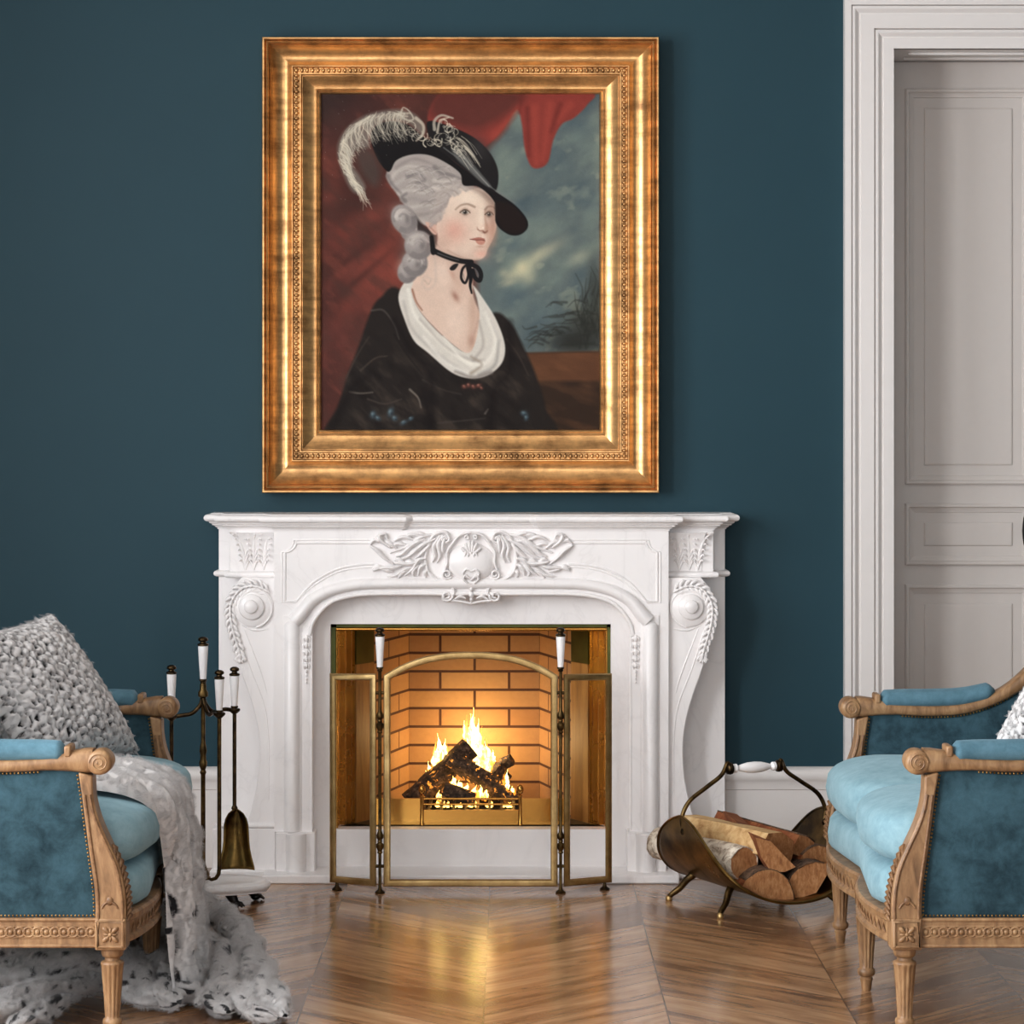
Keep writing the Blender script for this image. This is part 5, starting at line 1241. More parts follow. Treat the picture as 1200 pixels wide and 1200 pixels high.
    mb.add(vs, [(i*n + k, i*n + (k+1) % n, (i+1)*n + (k+1) % n, (i+1)*n + k) for i in range(len(ys)-1) for k in range(n)] + [tuple(range(n))[::-1], tuple((len(ys)-1)*n + k for k in range(n))])
    frail = mb.build('front_rail', M['oak'], st, ang=30)
    mb = mbx(); xm = front_x(ym)
    mb.tube([(xm - 0.003, ym, 0.276), (xm - 0.010, ym, 0.25), (xm - 0.006, ym, 0.205), (xm + 0.004, ym, 0.185)], [0.006, 0.010, 0.009, 0.003], 10)
    for y in ys[1:-1]:
        if abs(y - ym) > 0.02: mb.tube([(front_x(y) + 0.002, y - 0.012, 0.232), (front_x(y) - 0.001, y, 0.242), (front_x(y) + 0.002, y + 0.012, 0.252)], [0.001, 0.003, 0.001], 6)
    mb.build('carving', M['oakdark'], frail, ang=70)
    # --- seat deck, loose cushions
    def soft_box(name, x0f, x1, y0, y1, z0, z1, mat, puff=0.03, ex=0.32, crown=0.03):
        mb = mbx(); N = 40; Mv = 20; vs = []
        cx_, cy_, cz_ = None, (y0 + y1)/2, (z0 + z1)/2
        for j in range(Mv + 1):
            ph = -PI/2 + PI*j/Mv; sp, cp = math.sin(ph), math.cos(ph)
            ez = math.copysign(abs(sp)**0.45, sp); ec = abs(cp)**0.45
            for k in range(N):
                t = 2*PI*k/N; c, s_ = math.cos(t), math.sin(t)
                u = math.copysign(abs(c)**ex, c)*ec; v = math.copysign(abs(s_)**ex, s_)*ec
                y = cy_ + v*(y1 - y0)/2
                xf_ = x0f(y) if callable(x0f) else x0f
                x = (xf_ + x1)/2 + u*(x1 - xf_)/2
                z = cz_ + ez*(z1 - z0)/2 + (crown*(1 - u*u*0.85)*(1 - v*v*0.85) if ez > 0 else 0)
                z += 0.006*mnoise.noise(Vector((x*6 + seed, y*6, z*5)))
                x += 0.006*mnoise.noise(Vector((y*7 + seed, z*9, x*3))) - puff*max(0, -u)*(1 - abs(ez)**2)*0.6
                vs.append((x, y, z))
        mb.add(vs, [(j*N + k, j*N + (k+1) % N, (j+1)*N + (k+1) % N, (j+1)*N + k) for j in range(Mv) for k in range(N)])
        return mb, mb.build(name, mat, st, ang=80)
    soft_box('seat_deck', lambda y: front_x(y) + 0.006, 1.45, YN + 0.03, YFA - 0.03, 0.26, 0.385, M['velvet_light'], 0.012, 0.2, 0.0)
    for (y0, y1) in ((YN + 0.045, ym - 0.002), (ym + 0.002, YFA - 0.045)):
        _, cu = soft_box('seat_cushion', lambda y: front_x(y) + 0.012, 1.36, y0, y1, 0.365, 0.50, M['velvet_light'], 0.03, 0.36, 0.022)
    # --- back
    mb = mbx(); bp = [(1.475, YN), (1.475, YFA)]
    prof_b = catmull([(YN, 0.90), (YN + 0.15, 0.97), (ym, 1.02), (YFA - 0.15, 0.97), (YFA, 0.90)], 6)
    mb.tube([(1.485, y, z) for y, z in prof_b], 0.026, 12)
    for y in (YN, YFA): mb.tube([(1.47, y, 0.21), (1.475, y, 0.5), (1.48, y, 0.90)], 0.026, 12)
    mb.box(1.445, 1.49, YN, YFA, 0.2125, 0.276)
    mb.build('back_frame', M['oak'], st, ang=50)
    mb = mbx(); vs = []; NB = 24
    for j in range(9):
        for i in range(NB + 1):
            y = lerp(YN + 0.02, YFA - 0.02, i/NB); zt_ = float(np.interp(y, [p[0] for p in prof_b], [p[1] for p in prof_b]))
            z = lerp(0.27, zt_ - 0.01, j/8); b = math.sin(PI*j/8)*math.sin(PI*i/NB)
            vs.append((1.455 - 0.05*b**0.5, y, z))
    mb.add(vs, [(j*(NB+1) + i, j*(NB+1) + i + 1, (j+1)*(NB+1) + i + 1, (j+1)*(NB+1) + i) for j in range(8) for i in range(NB)])
    vs2 = [(1.50, y, z) for x, y, z in vs]
    mb.add(vs2, [(j*(NB+1) + i, (j+1)*(NB+1) + i, (j+1)*(NB+1) + i + 1, j*(NB+1) + i + 1) for j in range(8) for i in range(NB)])
    mb.build('back_panel', M['velvet'], st, ang=70)
    return st
M['velvet_pad'] = mat_velvet('blue_velvet_pad', srgb(66, 98, 112), srgb(98, 134, 150), 30)
settee(1, 'blue velvet settee with carved wooden frame beside the log basket and the white door', 3)
settee(-1, 'blue velvet settee with carved wooden frame carrying the speckled throw beside the fire tools', 9)

# ================================================================== FUR PILLOWS AND THROW
def add_fur(o, bare, count, length, seed, child=14, thick=0.00015):
    ps = o.modifiers.new('fur', 'PARTICLE_SYSTEM').particle_system; s = ps.settings
    s.type = 'HAIR'; s.count = count; s.hair_length = length; s.hair_step = 3; s.render_step = 2
    s.use_advanced_hair = True
    s.normal_factor = length*0.25; s.factor_random = length*0.5; s.tangent_factor = length*0.35; s.tangent_phase = 0.3
    s.hair_length = length
    s.child_type = 'INTERPOLATED'; s.rendered_child_count = child; s.child_percent = 0; s.child_length = 0.9; s.child_length_threshold = 0.1
    s.roughness_1 = length*0.15; s.roughness_1_size = 0.02; s.roughness_2 = length*0.3; s.clump_factor = 0.0
    s.root_radius = 1.0; s.tip_radius = 0.15; s.radius_scale = thick
    s.use_hair_bspline = False; s.distribution = 'RAND'; s.use_emit_random = True; ps.seed = seed
    s.material = 2
    o.data.materials.append(M['fur']); vg = o.vertex_groups.new(name='furred'); vg.add(list(range(len(o.data.vertices))), 0.0, 'REPLACE')
    vg.add([int(i) for i in np.nonzero(np.asarray(bare) < 0.5)[0]], 1.0, 'REPLACE'); ps.vertex_group_density = 'furred'
    return ps
GREY = np.array(srgb(206, 203, 202)[:3]); DARK = np.array(srgb(34, 33, 36)[:3])
def knit_pattern(a, b, pitch, seed, density=0.55, el=1.25):
    """height and hole mask of a chunky knitted strip pattern at surface coordinates a, b (metres)"""
    row = np.floor(b / pitch); fb_ = b / pitch - row
    aa = a / (pitch * el) + 0.5 * (row % 2); ca = np.floor(aa); fa = aa - ca
    h = np.sin(PI * fa) ** 0.7 * np.sin(PI * fb_) ** 0.7
    rnd = np.modf(np.abs(np.sin(row * 12.9898 + ca * 78.233 + seed) * 43758.5453))[0]
    d = np.hypot((np.minimum(fa, 1 - fa)) * el, np.minimum(fb_, 1 - fb_) * 0.8)
    hole = (d < 0.10 + 0.28 * rnd) * (rnd > 1 - density)
    return h, hole.astype(float)
def rope_pattern(a, b, pitch, seed):
    """soft fur ropes running along a, with dark slits between neighbouring ropes"""
    row = np.floor(b / pitch); fb_ = b / pitch - row
    rnd = np.modf(np.abs(np.sin(row * 12.9898 + seed) * 43758.5453))[0]
    aa = a / 0.085 + rnd * 3.7; ca = np.floor(aa); fa = aa - ca
    r2 = np.modf(np.abs(np.sin(row * 12.9898 + ca * 78.233 + seed) * 43758.5453))[0]
    h = np.sin(PI * fb_) ** 0.6 * (0.82 + 0.18 * np.sin(PI * fa) ** 0.5)
    hole = ((np.hypot((fa - 0.5) / (0.16 + 0.26 * r2), np.minimum(fb_, 1 - fb_) / 0.19) < 1) & (r2 > 0.35)) | (np.hypot((fa - r2) * 1.2, (fb_ - 0.5 - 0.4*(r2 - 0.5))) < 0.14 * (r2 > 0.6))
    return h, hole.astype(float)
def color_mesh(o, cols):
    me = o.data; at = me.color_attributes.new('Col', 'FLOAT_COLOR', 'POINT')
    at.data.foreach_set('color', np.concatenate([cols, np.ones((len(cols), 1))], 1).astype(np.float32).ravel())
def pillow(name, C1, C2, e2, label, seed, bright=1.0, thick=0.085, dens=0.75, n=120):
    C1, C2, e2 = Vector(C1), Vector(C2), Vector(e2)
    e1 = C2 - C1; nrm = e1.cross(e2).normalized(); ctr = C1 + e1*0.5 + e2*0.5
    if nrm.y > 0: nrm = -nrm
    U, V_ = np.meshgrid(np.linspace(-1, 1, n), np.linspace(-1, 1, n))
    w = np.clip((1 - np.abs(U)**2.6) * (1 - np.abs(V_)**2.6), 0, 1) ** 0.5
    pin = 1 - 0.09 * (1 - np.abs(U)**2) * np.abs(V_)**3; pin2 = 1 - 0.09 * (1 - np.abs(V_)**2) * np.abs(U)**3
    a = U * e1.length / 2; b = V_ * e2.length / 2
    vs = []; cols = []; fs = []; bare = []
    for sd in (1, -1):
        h, hole = knit_pattern(a + 5 + 0.006*np.sin(b*40) + 0.004*np.sin(a*90 + b*60), b + 5 + 0.008*np.sin(a*35) + 0.004*np.sin(b*110), 0.0235, seed + sd, dens)
        hgt = sd * (w * thick + (h - 0.4) * 0.0075 * np.sqrt(w + 0.02) - hole*0.006)
        o0 = len(vs)
        for j in range(n):
            for i in range(n):
                p = ctr + e1 * (0.5 * U[j, i] * pin2[j, i] * 1.0) + e2 * (0.5 * V_[j, i] * pin[j, i]) + nrm * float(hgt[j, i])
                # sag towards the seat
                vs.append(tuple(p))
        tone = bright * (0.9 + 0.1*h); bare.append(hole.ravel())
        cols.append((GREY * tone[..., None] * (1 - hole[..., None]) + DARK * hole[..., None]).reshape(-1, 3))
        for j in range(n - 1):
            for i in range(n - 1):
                q = (o0 + j*n + i, o0 + j*n + i + 1, o0 + (j+1)*n + i + 1, o0 + (j+1)*n + i)
                fs.append(q if sd > 0 else q[::-1])
    mb = MB(); mb.add(vs, fs)
    o = mb.build(name, M['knit'], ang=180)
    color_mesh(o, np.concatenate(cols)); tag(o, label, 'pillow', 'knitted fur pillows')
    add_fur(o, np.concatenate(bare), 12000, 0.0075, seed, 40)
    return o
pillow('fur_pillow', P(60, 719, 6.92), P(163, 880, 6.90), (-0.20, -0.36, -0.035), 'grey speckled knitted fur pillow leaning on the settee by the fire tools', 3)
pillow('fur_pillow', P(1258, 722, 6.90), P(1163, 876, 6.86), (0.20, -0.34, -0.03), 'white speckled knitted fur pillow peeking out on the settee by the door', 5, 1.25, 0.075)

# throw: one knitted sheet laid over the seat, down the front and piled on the floor
def build_throw():
    ym = (YN + YFA)/2 - 0.03
    vs = []; cols = []; fs = []; bare = []
    # (a) strip over the seat and down the front
    path = [(-1.28, 0.515), (-1.16, 0.528), (-1.04, 0.530), (-0.94, 0.524), (-0.87, 0.506), (-0.828, 0.475), (-0.812, 0.42), (-0.806, 0.34), (-0.800, 0.26), (-0.796, 0.18), (-0.79, 0.10), (-0.785, 0.05), (-0.79, 0.02)]
    pp = catmull(path, 20); L = [0]
    for p, q in zip(pp, pp[1:]): L.append(L[-1] + math.hypot(*(np.array(q) - np.array(p))))
    nu, nv = len(pp), 190
    S_ = np.array(L); T_ = np.linspace(0, 1, nv)
    y0 = lambda s: lerp(6.13, 6.31, min(1, s/0.62)**1.5); y1 = lambda s: lerp(6.34, 6.70, min(1, s/0.62)**1.1)
    SS, TT = np.meshgrid(S_, T_, indexing='ij')
    Yv = np.zeros_like(SS)
    for i in range(nu): Yv[i] = np.array([lerp(y0(L[i]), y1(L[i]), t) for t in T_]) + 0.015*np.sin(L[i]*14)*(T_ > 0.9) - 0.012*np.sin(L[i]*17 + 1)*(T_ < 0.1)
    h, hole = rope_pattern(SS + 3, Yv + 0.014*np.sin(SS*9 + 1) + 0.006*np.sin(SS*31), 0.088, 2.0)
    hole[(SS > 0.30) & (SS < 0.52)] = 0
    fold_ = 0.016*np.sin(Yv*44 + 3*np.sin(SS*2.5)) * np.clip((SS - 0.42)*4, 0.15, 1)
    edge = np.minimum(TT, 1 - TT); thick = np.clip(edge*12, 0, 1)**0.5
    for i in range(nu):
        a = pp[max(0, i-1)]; b = pp[min(nu-1, i+1)]; d = np.array(b) - np.array(a); d /= np.hypot(*d); nn = np.array((-d[1], d[0]))
        if nn[0] < 0 and nn[1] < 0: nn = -nn
        for j in range(nv):
            o_ = (0.004 + 0.022*h[i, j] + fold_[i, j] + 0.012) * thick[j if False else 0, 0] if False else (0.036*h[i, j] + fold_[i, j] + 0.012) * float(thick[i, j]) - 0.004*hole[i, j]
            vs.append((pp[i][0] + nn[0]*o_, float(Yv[i, j]), pp[i][1] + nn[1]*o_))
    tone = 0.8 + 0.2*h; bare.append(hole.ravel())
    cols.append((GREY * 1.15 * tone[..., None] * (1 - hole[..., None]) + DARK * hole[..., None]).reshape(-1, 3))
    for i in range(nu - 1):
        for j in range(nv - 1): fs.append((i*nv + j, (i+1)*nv + j, (i+1)*nv + j + 1, i*nv + j + 1))
    # (b) heap on the floor: the rest of the throw fallen into thick rolled folds
    def GP(px, py, z):
        Y = (H - z) * F / (py - HY); return np.array((X_(px, Y), Y, z))
    def fold(pts, rad, flat=0.8, n=36, seed=0.0):
        pp = catmull([GP(*p) for p in pts], 16); m = len(pp); rr = 0.77*np.interp(np.linspace(0, 1, m), np.linspace(0, 1, len(rad)), rad)
        o0 = len(vs); cc = []; hh = []; run = 0.0
        for i in range(m):
            t = pp[min(m-1, i+1)] - pp[max(0, i-1)]; t = t / (np.linalg.norm(t) + 1e-9); run += np.linalg.norm(pp[i] - pp[i-1]) if i else 0
            side = np.cross(t, (0, 0, 1.0)); side /= np.linalg.norm(side) + 1e-9; up = np.cross(side, t)
            cap = min(1.0, (0.15 + i/5.0), (0.15 + (m-1-i)/5.0)) ** 0.6
            for k in range(n):
                an = 2*PI*k/n + 0.5*math.sin(run*14 + seed)
                q = Vector((run*16, math.cos(an)*1.2, math.sin(an)*1.2 + seed*3))
                nz = mnoise.noise(q); n2 = mnoise.noise(q*2.3 + Vector((7, 3, 1)))
                ridge = 0.16*math.sin(3*an + run*26 + seed)
                r_ = rr[i]*cap*(1 + 0.20*nz + 0.10*n2 + ridge)
                p = pp[i] + side*math.cos(an)*r_*1.1 + up*math.sin(an)*r_*flat
                p[2] = max(p[2], 0.003 + 0.002*(k % 3)); vs.append(tuple(p))
                fl = mnoise.noise(Vector((run*27 + seed*11, an*1.9, seed))); dark = 1.0 if fl > 0.30 else 0.0
                tone = 0.64 + 0.16*nz + 0.1*n2  # heap greyer than the drape: its shade is put into the colour
                cc.append(GREY*tone*(1 - dark) + DARK*dark); hh.append(dark)
        for i in range(m-1):
            for k in range(n): fs.append((o0 + i*n + k, o0 + (i+1)*n + k, o0 + (i+1)*n + (k+1) % n, o0 + i*n + (k+1) % n))
        cols.append(np.array(cc)); bare.append(np.array(hh))
    for i, (pts, rad) in enumerate((
        ([(222, 1062, .05), (252, 1070, .06), (280, 1092, .075), (298, 1132, .055), (318, 1170, .04), (334, 1190, .028)], [.03, .042, .046, .05, .044, .022]),
        ([(238, 1102, .05), (256, 1116, .06), (264, 1146, .045), (250, 1172, .03), (268, 1186, .025)], [.036, .042, .042, .032, .022]),
        ([(230, 1178, .025), (256, 1160, .045), (284, 1166, .045), (300, 1184, .03), (326, 1193, .022)], [.02, .032, .036, .032, .018]),
        ([(196, 1084, .065), (224, 1104, .06), (218, 1146, .05), (192, 1166, .035), (210, 1174, .03)], [.04, .05, .05, .04, .026]),
        ([(150, 1122, .07), (184, 1132, .065), (208, 1156, .045), (236, 1162, .032)], [.04, .05, .046, .03]),
        ([(128, 1112, .09), (154, 1144, .06), (168, 1166, .035), (196, 1172, .028)], [.05, .055, .042, .025]),
        ([(-60, 1120, .11), (10, 1110, .125), (74, 1116, .115), (140, 1106, .10)], [.06, .075, .075, .06]),
        ([(-50, 1162, .07), (24, 1142, .09), (88, 1136, .08), (150, 1124, .07)], [.05, .065, .065, .05]),
        ([(-40, 1200, .04), (24, 1172, .06), (74, 1156, .06), (120, 1146, .05)], [.04, .05, .05, .035]),
        ([(10, 1204, .03), (46, 1186, .035), (72, 1170, .04), (88, 1160, .04)], [.025, .034, .034, .022]),
        ([(186, 1066, .06), (214, 1076, .07), (246, 1082, .055)], [.05, .055, .04]),
        ([(212, 1056, .05), (236, 1054, .055), (252, 1062, .045)], [.03, .038, .028]),
        ([(170, 1096, .08), (206, 1116, .07), (240, 1134, .045)], [.06, .06, .045]),
        ([(60, 1090, .10), (110, 1092, .10), (170, 1088, .09)], [.07, .075, .06]))): fold(pts, rad, 0.82, 36, i*1.37)
    mb = MB(); mb.add(vs, fs); o = mb.build('fur_throw', M['knit'], ang=180, recalc=True)
    me = o.data
    color_mesh(o, np.concatenate(cols))
    tag(o, 'grey knitted fur throw with dark flecks draped over the settee and heaped on the floor', 'throw blanket')
    add_fur(o, np.concatenate(bare), 26000, 0.0052, 4, 40)
    return o
build_throw()
# ================================================================== FIRE SCREEN
YS = 7.93
sc_ = thing('fire_screen', (XC, YS, 0), 'three-panel brass fire screen with an arched centre standing before the fire', 'fire screen')
def ring_frame(name, outer, wdt, Yfn, parent, mat, thick=0.012):
    """closed frame of flat bevelled bar along an outline given in frame pixels"""
    pts = [np.array(p, float) for p in outer]; n = len(pts); c = sum(pts) / n; inn = []
    for i in range(n):
        a, b, d = pts[i-1], pts[i], pts[(i+1) % n]
        t0 = (b - a) / np.hypot(*(b - a)); t1 = (d - b) / np.hypot(*(d - b)); n0 = np.array((-t0[1], t0[0])); n1 = np.array((-t1[1], t1[0]))
        mm = n0 + n1; mm /= np.hypot(*mm); k = 1 / max(0.4, mm.dot(n0)); inn.append((mm, k))
    sgn = 1 if np.dot(c - pts[0], inn[0][0]) > 0 else -1
    sec = [(0.0, 0.0), (0.0, -0.6), (0.15, -1.0), (0.5, -1.15), (0.85, -1.0), (1.0, -0.6), (1.0, 0.0)]
    mb = MB(); vs = []; m = len(sec)
    for i in range(n):
        for (u, d) in sec:
            q = pts[i] + sgn * inn[i][0] * inn[i][1] * wdt * u
            Y = Yfn(q[0]); p = P(q[0], q[1], Y); vs.append((p[0], p[1] + d*thick, p[2]))
    mb.add(vs, [(i*m + k, i*m + (k+1) % m, ((i+1) % n)*m + (k+1) % m, ((i+1) % n)*m + k) for i in range(n) for k in range(m)])
    o = mb.build(name, mat, parent, ang=35)
    mb = MB(); io = [pts[i] + sgn*inn[i][0]*inn[i][1]*wdt*1.0 for i in range(n)]
    mb.add([P(q[0], q[1], Yfn(q[0])) for q in io], [tuple(range(n))]); 
    return o, mb
arc = [(449.5, 1038.5), (653.5, 1038.5), (653.5, 791)] + [tuple(p) for p in catmull([(653.5, 791), (632, 779), (606, 769.5), (578, 764.8), (551.5, 763.6), (525, 764.8), (497, 769.5), (471, 779), (449.5, 791)], 5)][1:]
pan = []
o, mm = ring_frame('centre_frame', arc, 8.2, lambda x: YS, sc_, M['antique'])
mm.build('wire_mesh', M['mesh'], o, flat=True)
yl = lambda x: YS + (441 - x) / 55 * 0.055
o, mm = ring_frame('wing_frame', [(386.5, 1033.5), (441.0, 1038.5), (441.0, 789.5), (386.5, 789)], 7.6, yl, sc_, M['antique']); mm.build('wire_mesh', M['mesh'], o, flat=True)
yr = lambda x: YS + (x - 660) / 57 * 0.055
o, mm = ring_frame('wing_frame', [(660.5, 1038.5), (717.0, 1033.5), (717.0, 789), (660.5, 790)], 7.6, yr, sc_, M['antique_shaded']); mm.build('wire_mesh', M['mesh'], o, flat=True)
def foot_prof(z1): return [(0.0145, 0.0), (0.0155, 0.003), (0.013, 0.006), (0.007, 0.010), (0.005, 0.016), (0.0045, z1)]
def porcelain_handle(parent, x, y, z0, z1, r=0.011, knob=0.009):
    mb = MB(); mb.lathe([(r*0.62, z0), (r*0.74, z0 + (z1-z0)*0.3), (r*1.0, z1 - 0.004), (r*0.95, z1)], (x, y, 0), n=24)
    h_ = mb.build('handle', M['porcelain'], parent)
    mb = MB(); mb.lathe([(r*0.95, z1), (r*1.12, z1 + 0.002), (r*1.1, z1 + 0.006), (r*0.62, z1 + 0.009), (r*0.55, z1 + 0.012), (r*0.95, z1 + 0.015), (r*1.0, z1 + 0.019), (r*0.85, z1 + 0.023), (r*0.4, z1 + 0.026)], (x, y, 0), n=20)
    mb.build('knob', M['bronze_dark'], h_)
    mb = MB(); mb.lathe([(r*0.5, z0 - 0.012), (r*0.62, z0 - 0.009), (r*0.5, z0 - 0.006), (r*0.8, z0 - 0.003), (r*0.75, z0 + 0.001)], (x, y, 0), n=18)
    mb.build('collar', M['bronze_dark'], h_)
    return h_
for xp in (445.2, 657.0):
    yy = YS - 0.012; x = X_(xp, yy); zt = Z_(782, yy)
    mb = MB()
    def kn(py): z = Z_(py, yy); return [(0.005, z - 0.036), (0.0085, z - 0.032), (0.006, z - 0.028), (0.0105, z - 0.018), (0.0105, z - 0.008), (0.006, z - 0.003), (0.0075, z), (0.006, z + 0.004), (0.010, z + 0.010), (0.0105, z + 0.018), (0.006, z + 0.028), (0.005, z + 0.034)]
    mb.lathe(foot_prof(0.02) + [(0.0045, Z_(1000, yy))] + kn(986) + [(0.0045, Z_(940, yy))] + kn(845) + [(0.0045, Z_(810, yy)), (0.005, zt - 0.01), (0.008, zt)], (x, yy, 0), n=20)
    po = mb.build('post', M['bronze'], sc_)
    porcelain_handle(po, x, yy, zt, Z_(746, yy), 0.0135)
for xp, Yf in ((395.0, yl(395)), (708.5, yr(708.5))):
    mb = MB(); mb.lathe(foot_prof(0.022), (X_(xp, Yf), Yf - 0.004, 0), n=20); mb.build('foot', M['bronze_dark'], sc_)
for xa, xb in ((441, 449.5), (653.5, 660.5)):
    for py in (812, 1015):
        mb = MB(); mb.tube([P(xa - 1, py, YS - 0.006), P(xb + 1, py, YS - 0.006)], 0.005, 10); mb.build('hinge', M['bronze'], sc_)

# ================================================================== FIRE TOOLS
YT = 7.75
tx = X_(238, YT)
base = thing('fire_tool_stand', (tx, YT, 0), 'dark brass fire tool stand on a white marble base with clawed feet', 'fire tool stand')
def base_outline(s, n=64):
    out = []
    for k in range(n):
        a = 2*PI*k/n; r = 1 + 0.035*math.cos(4*a)
        ex = 0.75
        out.append((tx + 0.185*s*r*math.copysign(abs(math.cos(a))**ex, math.cos(a)), YT + 0.105*s*r*math.copysign(abs(math.sin(a))**ex, math.sin(a))))
    return out
mb = MB(); prof_ = [(0.90, 0.036), (0.955, 0.037), (0.965, 0.043), (0.985, 0.045), (1.0, 0.050), (1.0, 0.055), (0.985, 0.060), (0.95, 0.062), (0.93, 0.066), (0.90, 0.068)]
n = 64; vs = []
for s, z in prof_: vs += [(x, y, z) for x, y in base_outline(s)]
mb.add(vs, [(j*n + k, j*n + (k+1) % n, (j+1)*n + (k+1) % n, (j+1)*n + k) for j in range(len(prof_)-1) for k in range(n)] + [tuple(range(n))[::-1], tuple((len(prof_)-1)*n + k for k in range(n))])
mb.build('base', M['marble'], base, ang=30)
for (dx, dy) in ((0.092, -0.07), (0.135, 0.045), (-0.11, -0.07), (-0.135, 0.045)):
    mb = MB(); d = Vector((dx, dy, 0)).normalized(); c = Vector((tx + dx, YT + dy, 0))
    mb.tube([c + Vector((0, 0, 0.037)) - d*0.01, c + Vector((0, 0, 0.025)), c + Vector((0, 0, 0.014)) + d*0.008], [0.016, 0.014, 0.011], 10)
    mb.ell(c + d*0.010 + Vector((0, 0, 0.011)), (0.015, 0.015, 0.011), 12, 8)
    for k in (-1, 0, 1):
        a = math.atan2(d.y, d.x) + k*0.55; e = Vector((math.cos(a), math.sin(a), 0))
        mb.tube([c + d*0.008 + Vector((0, 0, 0.012)), c + d*0.008 + e*0.018 + Vector((0, 0, 0.012)), c + d*0.008 + e*0.028 + Vector((0, 0, 0.004))], [0.006, 0.0055, 0.002], 8)
    mb.build('claw_foot', M['black'], base)
zz = lambda py, Y=YT: Z_(py, Y)
mb = MB()
mb.lathe([(0.022, 0.068), (0.022, 0.074), (0.018, 0.077), (0.019, 0.083), (0.012, 0.098), (0.008, 0.108), (0.0068, 0.118), (0.0065, zz(908)), (0.0095, zz(905)), (0.0065, zz(902)), (0.011, zz(897)), (0.0115, zz(893)), (0.0075, zz(889)), (0.009, zz(887)), (0.0075, zz(885)), (0.011, zz(880)), (0.0085, zz(874)), (0.0062, zz(870)), (0.0062, zz(822)), (0.008, zz(818)), (0.014, zz(816)), (0.0145, zz(811)), (0.009, zz(808)), (0.0095, zz(803)), (0.007, zz(800)), (0.009, zz(798))], (tx, YT, 0), n=24)
po = mb.build('post', M['bronze'], base)
porcelain_handle(po, tx, YT, zz(796), zz(757), 0.0145)
def hook_arm(ex, ey, ez):
    mb = MB(); a = Vector((tx, YT, zz(815))); e = Vector((ex, ey, ez)); h_ = Vector((e.x - a.x, e.y - a.y, 0))
    pts = [a, a + h_*0.12 + Vector((0, 0, -0.028)), a + h_*0.4 + Vector((0, 0, -0.050)), a + h_*0.75 + Vector((0, 0, (ez - a.z)*0.95)), e]
    mb.tube([tuple(p) for p in catmull(pts, 6)], 0.006, 10)
    hd = h_.normalized(); sd = Vector((-hd.y, hd.x, 0))
    ring = [tuple(e + hd*0.012 + hd*(-0.013)*math.cos(t) + sd*0.013*math.sin(t)) for t in np.linspace(-2.4, 2.4, 15)]
    mb.tube(ring, 0.0045, 8)
    return mb.build('arm', M['bronze_dark'], base)
tools = [('poker', X_(257.0, 7.64), 7.64, 835, 796, 'long poker with white porcelain handle and hooked tip, hanging foremost on the stand'),
         ('shovel', X_(274.8, 7.80), 7.80, 830, 792, 'hearth shovel with flared brass blade and white porcelain handle hanging beside the fireplace'),
         ('hearth_tool', X_(201.0, 7.74), 7.74, 838, 785 + 5, 'hearth tool whose white porcelain handle rises behind the settee arm')]
for nm, x, y, yb, yt, lab in tools:
    ez = Z_(yb + 1.5, y); d = Vector((x - tx, y - YT, 0)).normalized()
    hook_arm(x - d.x*0.012, y - d.y*0.012, ez)
    t = thing(nm, (x, y, 0.07), lab, 'fire tool', 'fire tools on the stand')
    porcelain_handle(t, x, y, Z_(yb, y) + 0.006, Z_(yt, y), 0.0135)
    mb = MB(); mb.lathe([(0.004, ez - 0.014), (0.009, ez - 0.010), (0.0155, ez - 0.004), (0.0155, ez), (0.009, ez + 0.004), (0.008, ez + 0.008)], (x, y, 0), n=20); mb.build('hanging_collar', M['bronze_dark'], t)
    if nm == 'poker':
        mb = MB(); mb.tube([(x, y, ez), (x, y, 0.115), (x - 0.002, y, 0.100), (x - 0.010, y + 0.002, 0.088), (x - 0.022, y + 0.004, 0.084), (x - 0.030, y + 0.005, 0.086)], [0.0058, 0.0058, 0.0058, 0.0055, 0.005, 0.003], 12); mb.build('rod', M['bronze'], t)
    elif nm == 'shovel':
        mb = MB(); mb.tube([(x, y, ez), (x, y, Z_(950, y))], 0.0056, 12); mb.lathe([(0.006, Z_(950, y)), (0.0095, Z_(947, y)), (0.006, Z_(944, y))], (x, y, 0), n=16); mb.build('rod', M['bronze_dark'], t)
        ol = [(0.0, 948), (5, 949.5), (10, 953), (14, 959), (16.2, 966), (16.8, 975), (17.2, 985), (18.5, 995), (21, 1004), (24.5, 1014), (25, 1018)]
        cen = [276.5 + (i * 0.12) for i in range(len(ol))]
        mb = MB(); vs = []; fs = []; nn = 15
        for (hwid, py), c0 in zip(ol, cen):
            for k in range(nn):
                u = -1 + 2*k/(nn-1); px = c0 + hwid*0.86*u; p = P(px, py, y)
                vs.append((p[0], p[1] + 0.014 - 0.022*abs(u)**2.2 - 0.02*max(0, (py - 990)/30), p[2]))
        for j in range(len(ol)-1):
            for k in range(nn-1): fs.append((j*nn + k, j*nn + k + 1, (j+1)*nn + k + 1, (j+1)*nn + k))
        mb.add(vs, fs); b_ = mb.build('blade', M['scuttle'], t, ang=60); so = b_.modifiers.new('thickness', 'SOLIDIFY'); so.thickness = 0.003; so.offset = 0
    else:
        mb = MB(); mb.tube([(x, y, ez), (x, y, 0.13)], 0.0056, 12); mb.build('rod', M['bronze_dark'], t)

